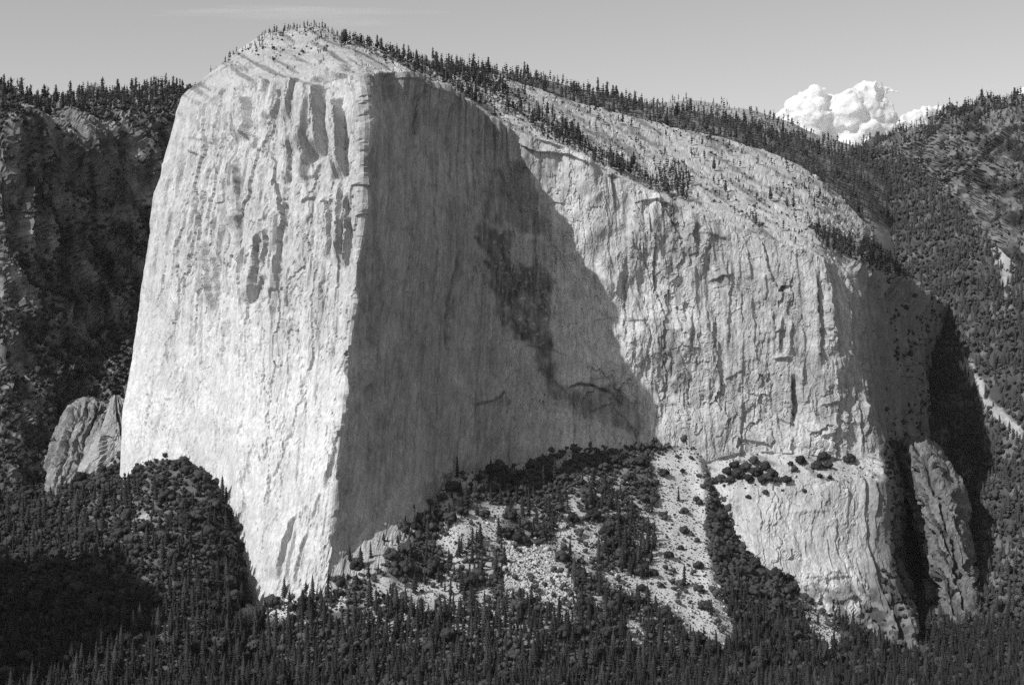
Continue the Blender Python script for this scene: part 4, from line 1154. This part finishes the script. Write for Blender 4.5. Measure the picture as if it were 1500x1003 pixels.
near = np.min(np.hypot(px_[:, None] - lone_xy[None, :, 0], py_[:, None] - lone_xy[None, :, 1]), axis=1) < 17
near |= (px_ < 300) & (py_ < 668) & (px_ > 190)
op, ow = op[~near], ow[~near]
nlone = 0
for x, y, w, label in LONE:
    q = ground_at(x, y + w * 0.38)
    if q is None: continue
    size = w / FPX * q[1] * 1.05
    OAK.plant(q + np.array([0, 0, -0.05 * size]), size, label, 'lone bushes on the rubble and the ledge', 'bush', 1.0)
    nlone += 1
LEDGE_WORDS = ['leftmost low bush on the tip of the ledge grove','low bush second from the left end of the ledge grove','rounded bush on the left front of the ledge grove','bush at the upper left shoulder of the ledge grove','big bush in the left middle of the ledge grove','upper bush left of the top of the ledge grove','front bush below the middle of the ledge grove','topmost bush of the ledge grove','big bush in the centre of the ledge grove','upper bush right of the top of the ledge grove','front bush right of the centre of the ledge grove','rounded bush near the right end of the ledge grove','rightmost low bush of the ledge grove','small front bush in the right half of the ledge grove','small front bush in the left half of the ledge grove']
for (x, y, w), lw in zip(LEDGE, LEDGE_WORDS):
    q = ground_at(x, y + w * 0.38)
    OAK.plant(q + np.array([0, 0, -0.05 * w]), w / FPX * q[1] * 1.1, lw, 'bushes in the ledge grove', 'bush', 1.0)
    nlone += 1
rest = settle(OAK, op, ow, 0.75, 300 - nlone, oak_region, 'oak tree', (0.85, 1.15))
rp, rw = op[rest], ow[rest]
lx = to_px(rp)[0]
for lo_, hi_, nm, lb in ((-999, 400, 'oak_wood', 'thick dark wood of round oaks on the slope left of the prow'), (400, 9999, 'oak_wood', 'scattered wood of round oaks over the rubble below the shaded wall')):
    k = (lx >= lo_) & (lx < hi_)
    mass(nm, OAK_LO, rp[k], rw[k], M_OAK, lb, squash=(0.8, 1.15))

# -------- pines on the summit, the slabs and the ridges
rim_at = lambda A: np.interp(A, [250, 340, 400, 527, 600, 680, 742, 845, 975, 1098, 1192, 1240, 1330], [150, 100, 90, 90, 104, 145, 183, 222, 289, 335, 369, 398, 420])
BAND = [(505,58),(560,72),(610,88),(660,104),(720,106),(742,130),(792,165),(850,196),(905,232),(965,268),(1010,292),(990,296),(930,270),(870,240),(800,206),(745,180),(700,152),(650,126),(590,98),(530,74)]
PATCH = [(960,250),(985,240),(1012,262),(1008,282),(975,276)]
PATCH2 = [(1180,330),(1260,350),(1340,400),(1330,430),(1270,392),(1215,365)]
SUMMIT = [(330,88),(372,66),(392,44),(455,36),(520,52),(540,66),(500,66),(455,52),(410,56),(388,72)]
def slab_dens(A, B, g_):
    i = np.arange(A.shape[1])[None, :] * np.ones((A.shape[0], 1))
    top = (B < rim_at(A)) & (STEEP[:-1, :-1] < 0.75)
    n = fbm(g_, 60, 3, off=5.0)
    d = 0.006 + 0.8 * in_poly(BAND, A, B + 4 * n) * smooth(-0.25, 0.3, n) + 0.7 * in_poly(PATCH, A, B) + 0.4 * in_poly(PATCH2, A, B) + 0.30 * in_poly(SUMMIT, A, B) + 0.035 * smooth(0.2, 0.5, n) * (A > 760)
    return d * top
sp1 = scatter(GC, PXC, PYC, slab_dens, 7.5, 6000, 21)
sh1 = np.clip(RNG.normal(18, 5, len(sp1)), 6, 30)
sx, sy = to_px(sp1)
sh1 = np.where(sx < 500, sh1 * 0.62, sh1)
rp1 = scatter(GR, PXR, PYR, lambda A, B, g_: 0.35 + 0.65 * smooth(-0.2, 0.3, fbm(g_, 90, 2, off=3.0)), 9.0, 7000, 22, (520, 1340, 40, 330))
rh1 = np.clip(RNG.normal(24, 7, len(rp1)), 9, 38)
fp1 = scatter(GF, PXF, PYF, lambda A, B, g_: 0.2 + 0.8 * smooth(-0.1, 0.4, fbm(g_, 120, 2, off=1.0)), 15.0, 3000, 23, (900, 1500, 100, 300))
fh1 = np.clip(RNG.normal(24, 7, len(fp1)), 12, 45)
wp1 = scatter(GW, PXW, PYW, lambda A, B, g_: (B < 168).astype(float), 9.0, 2500, 24, (-80, 330, 90, 175))
wh1 = np.clip(RNG.normal(21, 8, len(wp1)), 10, 50)
kp1 = scatter(GK, PXK, PYK, lambda A, B, g_: smooth(40, 5, B - np.interp(A, [1275,1310,1370,1430,1485,1520,1600], [240,210,184,166,152,175,205])) + 0.10 * smooth(0.0, 0.4, fbm(g_, 70, 2)), 10.0, 3500, 25, (1250, 1620, 120, 480))
kh1 = np.clip(RNG.normal(23, 7, len(kp1)), 9, 38)
ap = np.concatenate([sp1, rp1, fp1, wp1, kp1]); ah = np.concatenate([sh1, rh1, fh1, wh1, kh1])
src = np.concatenate([np.full(len(q), k) for k, q in enumerate((sp1, rp1, fp1, wp1, kp1))])
_src = {tuple(np.round(p, 3)): int(k) for p, k in zip(ap, src)}
PINE_SPOTS = {
 0: [(400,'on the left shoulder of the summit dome'),(450,'on the left half of the summit dome'),(500,'on the top of the summit dome'),(545,'on the right half of the summit dome'),(600,'where the summit dome drops to the right'),(650,'behind the highest part of the shaded wall'),(700,'in the gap before the wooded ridge starts'),(750,'behind the rim above the dark stained wall'),
     (800,'at the upper edge of the bright bare slab'),(860,'in the tree belt below the bright bare slab'),(920,'in the lower tree belt on the slabs'),(980,'at the lower end of the tree belt'),(1060,'in the clump in the middle of the slabs'),(1180,'on the open slabs right of the clump'),(9999,'in the last trees at the right end of the slabs')],
 1: [(640,'at the left start of the wooded ridge'),(700,'on the ridge crest above the bare slab top'),(760,'on the ridge crest left of its first hump'),(820,'on the first hump of the wooded ridge'),(880,'on the ridge right of its first hump'),(940,'on the middle of the wooded ridge'),(1000,'on the ridge just before the distant hill shows'),(1070,'on the ridge in front of the distant hill'),(1140,'on the ridge below the distant hill'),(1210,'on the ridge below the heaped cloud'),(9999,'at the low right end of the wooded ridge')],
 2: [(1080,'on the left half of the distant hill'),(9999,'on the right half of the distant hill')],
 3: [(30,'on the left rim at the very edge of the picture'),(70,'on the left rim above the first lit rock'),(110,'on the left rim above the second lit rock'),(150,'in the middle of the left rim'),(200,'on the right half of the left rim'),(9999,'on the left rim next to the cliff')],
 4: [(1310,'on the low start of the crag crest'),(1360,'on the lower crag crest right of the clouds'),(1410,'halfway up the crag crest'),(1460,'on the upper crag crest'),(9999,'on the crag top at the right edge')]}
def pine_label(k, x, y, hp):
    spot = next(t for lim, t in PINE_SPOTS[k] if x < lim)
    size = 'tall' if hp > 21 else 'middling' if hp > 17 else 'small'
    return f'{size} pine {spot}', 'pines ' + spot
def pine_settle():
    h = ah
    vis = seen(ap, h * 0.8) & in_frame(ap, 0)
    show = np.where(vis, h / ap[:, 1], 0)
    pick = [k for k in np.argsort(-show)[:300] if show[k] > 0]
    for k in pick:
        x, y = (float(v) for v in to_px(ap[k]))
        lb, gr = pine_label(int(src[k]), x, y, float(show[k]) * FPX)
        PINE.plant(ap[k], ah[k], lb, gr, 'pine tree', RNG.uniform(0.9, 1.1))
    r = np.ones(len(ap), bool); r[pick] = False
    return r
rest = pine_settle()
for k, nm, lb in ((0, 'pine_belt', 'belt of pines and scrub on the slabs behind the rim'), (1, 'pine_forest', 'pine forest covering the ridge above the pale slabs'), (2, 'pine_forest', 'thin pine wood on the distant hill'),
                  (3, 'pine_forest', 'pines along the top of the dark valley wall'), (4, 'pine_forest', 'thin pine wood on the rugged crag')):
    m = rest & (src == k)
    if m.any(): mass(nm, PINE_LO, ap[m], ah[m], M_PINE, lb)

q = scatter(GP, PXP, PYP, lambda A, B, g_: 1.0 + 0 * A, 12.0, 3500, 37, (-1200, 0, 300, 1300))  # trees roughen the shadow edge of the added spur
mass('shade_spur_wood', OAK_LO, q, np.clip(RNG.lognormal(math.log(14), 0.3, len(q)), 6, 24), M_OAK, 'round oaks on the added shade spur out of view at the left')
# -------- scrub and trees on the dark walls left and right
def west_dens(A, B, g_):
    n = fbm(g_, 90, 3, off=15.0)
    return smooth(0.08, 0.22, n + 0.3 * smooth(400, 540, B)) * (0.25 + 0.9 * smooth(330, 480, B) + 0.5 * (B < 185))
q = scatter(GW, PXW, PYW, west_dens, 8.0, 9000, 31, (-60, 300, 140, 720))
mass('scrub', OAK_LO, q, np.clip(RNG.lognormal(math.log(11), 0.3, len(q)), 5, 22), M_OAK, 'dark scrub on the ledges and gullies of the left valley wall', squash=(0.8, 1.3))
def side_dens(A, B, g_):
    o = np.zeros(A.shape, bool)
    for poly in GULLY: o |= in_poly(poly, A, B)
    return (1 - 0.93 * o) * (0.45 + 0.55 * smooth(-0.12, 0.12, fbm(g_, 85, 3, off=19.0)))
q = scatter(GS, PXS2, PYS2, side_dens, 8.5, 15000, 32, (1240, 1620, 200, 980))
sel = RNG.random(len(q)) < 0.5
mass('side_valley_forest', FIR_LO, q[sel], np.clip(RNG.normal(27, 7, sel.sum()), 10, 44), M_FIR, 'dark conifers filling the shaded side valley')
mass('side_valley_scrub', OAK_LO, q[~sel], np.clip(RNG.lognormal(math.log(13), 0.3, (~sel).sum()), 6, 24), M_OAK, 'round dark trees filling the shaded side valley', squash=(0.8, 1.3))
def slab_scrub(A, B, g_):
    n = fbm(g_, 35, 3, off=25.0)
    return ((B < rim_at(A)) & (STEEP[:-1, :-1] < 0.8)) * (0.02 + smooth(0.2, 0.5, n) + 1.0 * in_poly(BAND, A, B) + in_poly(PATCH2, A, B))
q = scatter(GC, PXC, PYC, slab_scrub, 5.0, 3500, 33)
mass('slab_scrub', OAK_LO, q, np.clip(RNG.lognormal(math.log(4.2), 0.4, len(q)), 2, 10), M_OAK, 'low dark scrub in the joints of the pale slabs', squash=(0.6, 1.0))
q = scatter(GK, PXK, PYK, lambda A, B, g_: smooth(-0.1, 0.4, fbm(g_, 50, 3, off=35.0)), 9.0, 2500, 34, (1250, 1620, 140, 520))
mass('crag_scrub', OAK_LO, q, np.clip(RNG.lognormal(math.log(10), 0.3, len(q)), 5, 18), M_OAK, 'dark scrub in the gullies of the rugged crag', squash=(0.8, 1.3))
q = scatter(GT, PXT, PYT, lambda A, B, g_: (open_mask(A, B) * 0.2 + 0.5) * (B < 930) * (A > 380) * (A < 1250), 5.0, 9000, 35)
mass('undergrowth', OAK_LO, q, np.clip(RNG.lognormal(math.log(3.2), 0.4, len(q)), 1.5, 7), M_OAK, 'low brush dotted between the trees and over the rubble', squash=(0.6, 1.0))

q = scatter(GC, PXC, PYC, lambda A, B, g_: (side_face[:-1, :-1] > 0.7) * smooth(0.12, 0.25, fbm(g_, 70, 3, off=45.0) + 0.35 * smooth(540, 720, B) + 0.2 * smooth(1330, 1390, A)) * (A > 1290), 7.5, 4000, 36, (1240, 1420, 380, 980))
mass('side_wall_scrub', OAK_LO, q, np.clip(RNG.lognormal(math.log(9), 0.35, len(q)), 4, 18), M_OAK, 'dark scrub clinging to the shaded right side of the cliff', squash=(0.8, 1.3))
q = scatter(GC, PXC, PYC, lambda A, B, g_: in_poly([(1030,700),(1060,662),(1285,664),(1288,705),(1200,730),(1060,725)], A, B) * smooth(-0.1, 0.3, fbm(g_, 40, 3, off=55.0)), 6.0, 170, 38)
mass('ledge_scrub', OAK_LO, q, np.clip(RNG.lognormal(math.log(3.6), 0.4, len(q)), 2, 8), M_OAK, 'low scrub dotted along the ledge above the lower buttress', squash=(0.6, 1.0))
# -------- boulders
BSH = [boulder_shape(k) for k in range(9)]
def bould_dens(A, B, g_):
    return open_mask(A, B) * (0.40 + 1.4 * in_poly(BOULD, A, B) - 0.28 * in_poly(FAN, A, B)) + 0.05 * (B > 700) * (B < 930) * (A > 420) * (A < 1240)
bp = scatter(GT, PXT, PYT, bould_dens, 3.1, 16000, 41)
bs = np.clip(RNG.lognormal(math.log(1.5), 0.42, len(bp)), 0.7, 5.0)
bx, by = to_px(bp)
inb = in_poly(BOULD, bx, by)
bs = np.where(inb, bs * 1.45, bs)
vis = seen(bp, bs) & in_frame(bp, 0)
order = [k for k in np.argsort(-np.where(vis, bs / bp[:, 1], 0))[:300] if vis[k]]
BM = [tri_mesh('boulder', sh, M_SOIL, np.full(len(sh[0]), 0.40 + 0.03 * (k % 4))) for k, sh in enumerate(BSH)]
BPROTO = [bpy.data.objects.new('boulder', m) for m in BM]
for k in order:
    o = BPROTO[RNG.integers(len(BPROTO))].copy(); COL.objects.link(o)
    o.location = bp[k] + np.array([0, 0, bs[k] * 0.25]); o.rotation_euler = tuple(RNG.uniform(0, 6.28, 3)); o.scale = (bs[k],) * 3
    x, y = float(bx[k]), float(by[k])
    sz_ = 'big' if bs[k] > 3.6 else 'middling' if bs[k] > 2.9 else 'small'
    if inb[k]: sp_ = 'in the ' + ('upper' if y < 815 else 'middle' if y < 845 else 'lower') + (' left' if x < 775 else ' right') + ' part of the boulder field'
    elif in_poly(FAN, np.array([x]), np.array([y]))[0]: sp_ = 'on the ' + ('top' if y < 720 else 'upper part' if y < 780 else 'middle' if y < 840 else 'lower part' if y < 890 else 'bottom') + ' of the long rubble fan'
    elif x < 560: sp_ = 'between trees under the foot of the prow'
    elif x < 640: sp_ = 'in the rubble patch under the toe of the shaded wall'
    elif x < 740: sp_ = 'in the pale rubble left of the boulder field'
    elif x < 800: sp_ = 'between trees just outside the boulder field'
    elif x < 885: sp_ = 'around the pale rounded outcrop'
    elif x < 960: sp_ = 'in the rubble left of the long fan'
    elif x < 1100: sp_ = 'between trees beside the long fan'
    else: sp_ = 'in the strip of rubble under the lower buttress'
    lb, gr = f'{sz_} pale block {sp_}', 'blocks ' + sp_
    tag(o, lb, 'boulder', gr)
m = np.ones(len(bp), bool); m[order] = False
mass('rubble', BSH, bp[m] + np.array([0, 0, 0.3]), bs[m], M_SOIL, 'pale rubble covering the open parts of the slope', tone=0.38)

# ---------------------------------------------------------------- clouds far behind the ridge
M_CLOUD = bpy.data.materials.new('cloud_vapour'); M_CLOUD.use_nodes = True
cn, cl_ = M_CLOUD.node_tree.nodes, M_CLOUD.node_tree.links
cn.clear()
co = cn.new('ShaderNodeOutputMaterial')
c1 = cn.new('ShaderNodeBsdfDiffuse'); c1.inputs['Color'].default_value = (0.93, 0.93, 0.93, 1)
c2 = cn.new('ShaderNodeBsdfTranslucent'); c2.inputs['Color'].default_value = (0.95, 0.95, 0.95, 1)
cx = cn.new('ShaderNodeMixShader'); cx.inputs['Fac'].default_value = 0.5
cl_.new(c1.outputs['BSDF'], cx.inputs[1]); cl_.new(c2.outputs['BSDF'], cx.inputs[2]); cl_.new(cx.outputs['Shader'], co.inputs['Surface'])
def cloud(balls, Y, voxel, label, seed):
    rnd = random.Random(seed)
    parts = []
    for x, y, r in balls:
        R_ = r / FPX * Y
        c = P(x, y, Y + rnd.uniform(-0.5, 0.5) * R_)
        parts.append((ICO2[0] * R_ + c, ICO2[1]))
        for k in range(9):
            d = np.array([rnd.gauss(0, 1), rnd.gauss(0, 1), rnd.gauss(0.3, 1)]); d /= np.linalg.norm(d)
            q = R_ * rnd.uniform(0.25, 0.5)
            parts.append((ICO2[0] * q + c + d * (R_ - q * 0.4), ICO2[1]))
    tmp = bpy.data.objects.new('cloud_core', tri_mesh('cloud_core', merge(parts), M_CLOUD)); COL.objects.link(tmp)
    rm = tmp.modifiers.new('fuse', 'REMESH'); rm.mode = 'VOXEL'; rm.voxel_size = voxel
    ev = tmp.evaluated_get(bpy.context.evaluated_depsgraph_get())
    me = bpy.data.meshes.new_from_object(ev)
    bpy.data.objects.remove(tmp)
    me.name = 'cloud'
    v = np.zeros(len(me.vertices) * 3, np.float32); me.vertices.foreach_get('co', v); v = v.reshape(-1, 3)
    nn = np.zeros(len(me.vertices) * 3, np.float32); me.vertices.foreach_get('normal', nn); nn = nn.reshape(-1, 3)
    v = v + nn * (fbm(v, 330, 4, off=seed, gain=0.5) * 50 - 12)[:, None]
    me.vertices.foreach_set('co', v.astype(np.float32).reshape(-1)); me.update()
    me.materials.clear(); me.materials.append(M_CLOUD)
    o = bpy.data.objects.new('cloud', me); COL.objects.link(o)
    tag(o, label, 'cloud')
    return o
cloud([(1140,170,8),(1152,166,10),(1164,158,14),(1178,150,16),(1194,143,18),(1206,146,14),(1160,182,20),(1190,172,28),(1214,162,22),(1232,150,17),(1246,142,18),(1262,136,17),(1276,130,14),(1286,128,11),(1298,132,8),(1308,134,5),(1316,134,3),
  (1240,172,32),(1270,160,28),(1290,158,18),(1300,172,16),(1222,200,32),(1262,200,34),(1300,196,20),(1180,196,24),(1250,220,34)], 16000, 15, 'big white heaped cloud in the dip between the ridge and the crag', 3)
cloud([(1318,185,16),(1330,177,12),(1342,171,10),(1352,169,9),(1362,165,11),(1374,162,10),(1384,161,7),(1392,165,8),(1346,189,18),(1372,183,16),(1312,197,16)], 17000, 15, 'small white cloud right of the big heaped one, behind the crag crest', 4)
cloud([(1490,152,9),(1498,144,11),(1508,142,14),(1522,146,16),(1500,160,14)], 17500, 20, 'scrap of white cloud at the right edge beside the crag top', 5)
M_WISP = bpy.data.materials.new('thin_cloud_vapour'); M_WISP.use_nodes = True
wn_, wl_ = M_WISP.node_tree.nodes, M_WISP.node_tree.links
wn_.clear()
wo_ = wn_.new('ShaderNodeOutputMaterial'); wv_ = wn_.new('ShaderNodeVolumePrincipled')
wv_.inputs['Color'].default_value = (0.99, 0.99, 0.99, 1); wv_.inputs['Density'].default_value = 0.0010
wl_.new(wv_.outputs['Volume'], wo_.inputs['Volume'])
def wisp(x, y, w, h, Y, label, seed):
    """thin veil of cloud: a flat drawn-out puff of very thin vapour"""
    v, t = ico(4)
    k = seed * 3.7
    n = fbm(v * 2.0 + k, 1.0, 4, off=k)
    v = v * (1 + 0.75 * n)[:, None] * np.array([w / FPX * Y, h / FPX * Y * 2.5, h / FPX * Y]) + P(x, y, Y)
    me = tri_mesh('wispy_cloud', (v, t), M_WISP)
    o = bpy.data.objects.new('wispy_cloud', me); COL.objects.link(o)
    tag(o, label, 'cloud')
wisp(430, 18, 150, 9, 18000, 'broad faint veil of cloud high above the summit dome', 1)
wisp(520, 34, 60, 5, 17600, 'short faint streak of cloud right of the broad veil', 2)
wisp(1456, 132, 34, 7, 19000, 'faint streak of cloud above the crag top at the right', 3)
wisp(1290, 172, 30, 6, 18500, 'faint streak of cloud beside the heaped white cloud', 4)

# ---------------------------------------------------------------- air
HAZE = True
if HAZE:
    bm = bmesh.new()
    bmesh.ops.create_cube(bm, size=1.0)
    for v in bm.verts:
        v.co.x = 9000 * (1 if v.co.x > 0 else -1); v.co.y = 9000 if v.co.y > 0 else -600; v.co.z = 1500 if v.co.z > 0 else -62
    me = bpy.data.meshes.new('haze'); bm.to_mesh(me); bm.free()
    m = bpy.data.materials.new('thin_haze'); m.use_nodes = True
    n, l = m.node_tree.nodes, m.node_tree.links
    n.clear()
    co = n.new('ShaderNodeOutputMaterial'); cv = n.new('ShaderNodeVolumePrincipled')
    cv.inputs['Color'].default_value = (0.9, 0.9, 0.9, 1); cv.inputs['Density'].default_value = 0.0000032
    l.new(cv.outputs['Volume'], co.inputs['Volume'])
    me.materials.append(m)
    o = bpy.data.objects.new('haze', me); COL.objects.link(o); tag(o, 'thin bright haze in the valley air', kind='stuff')
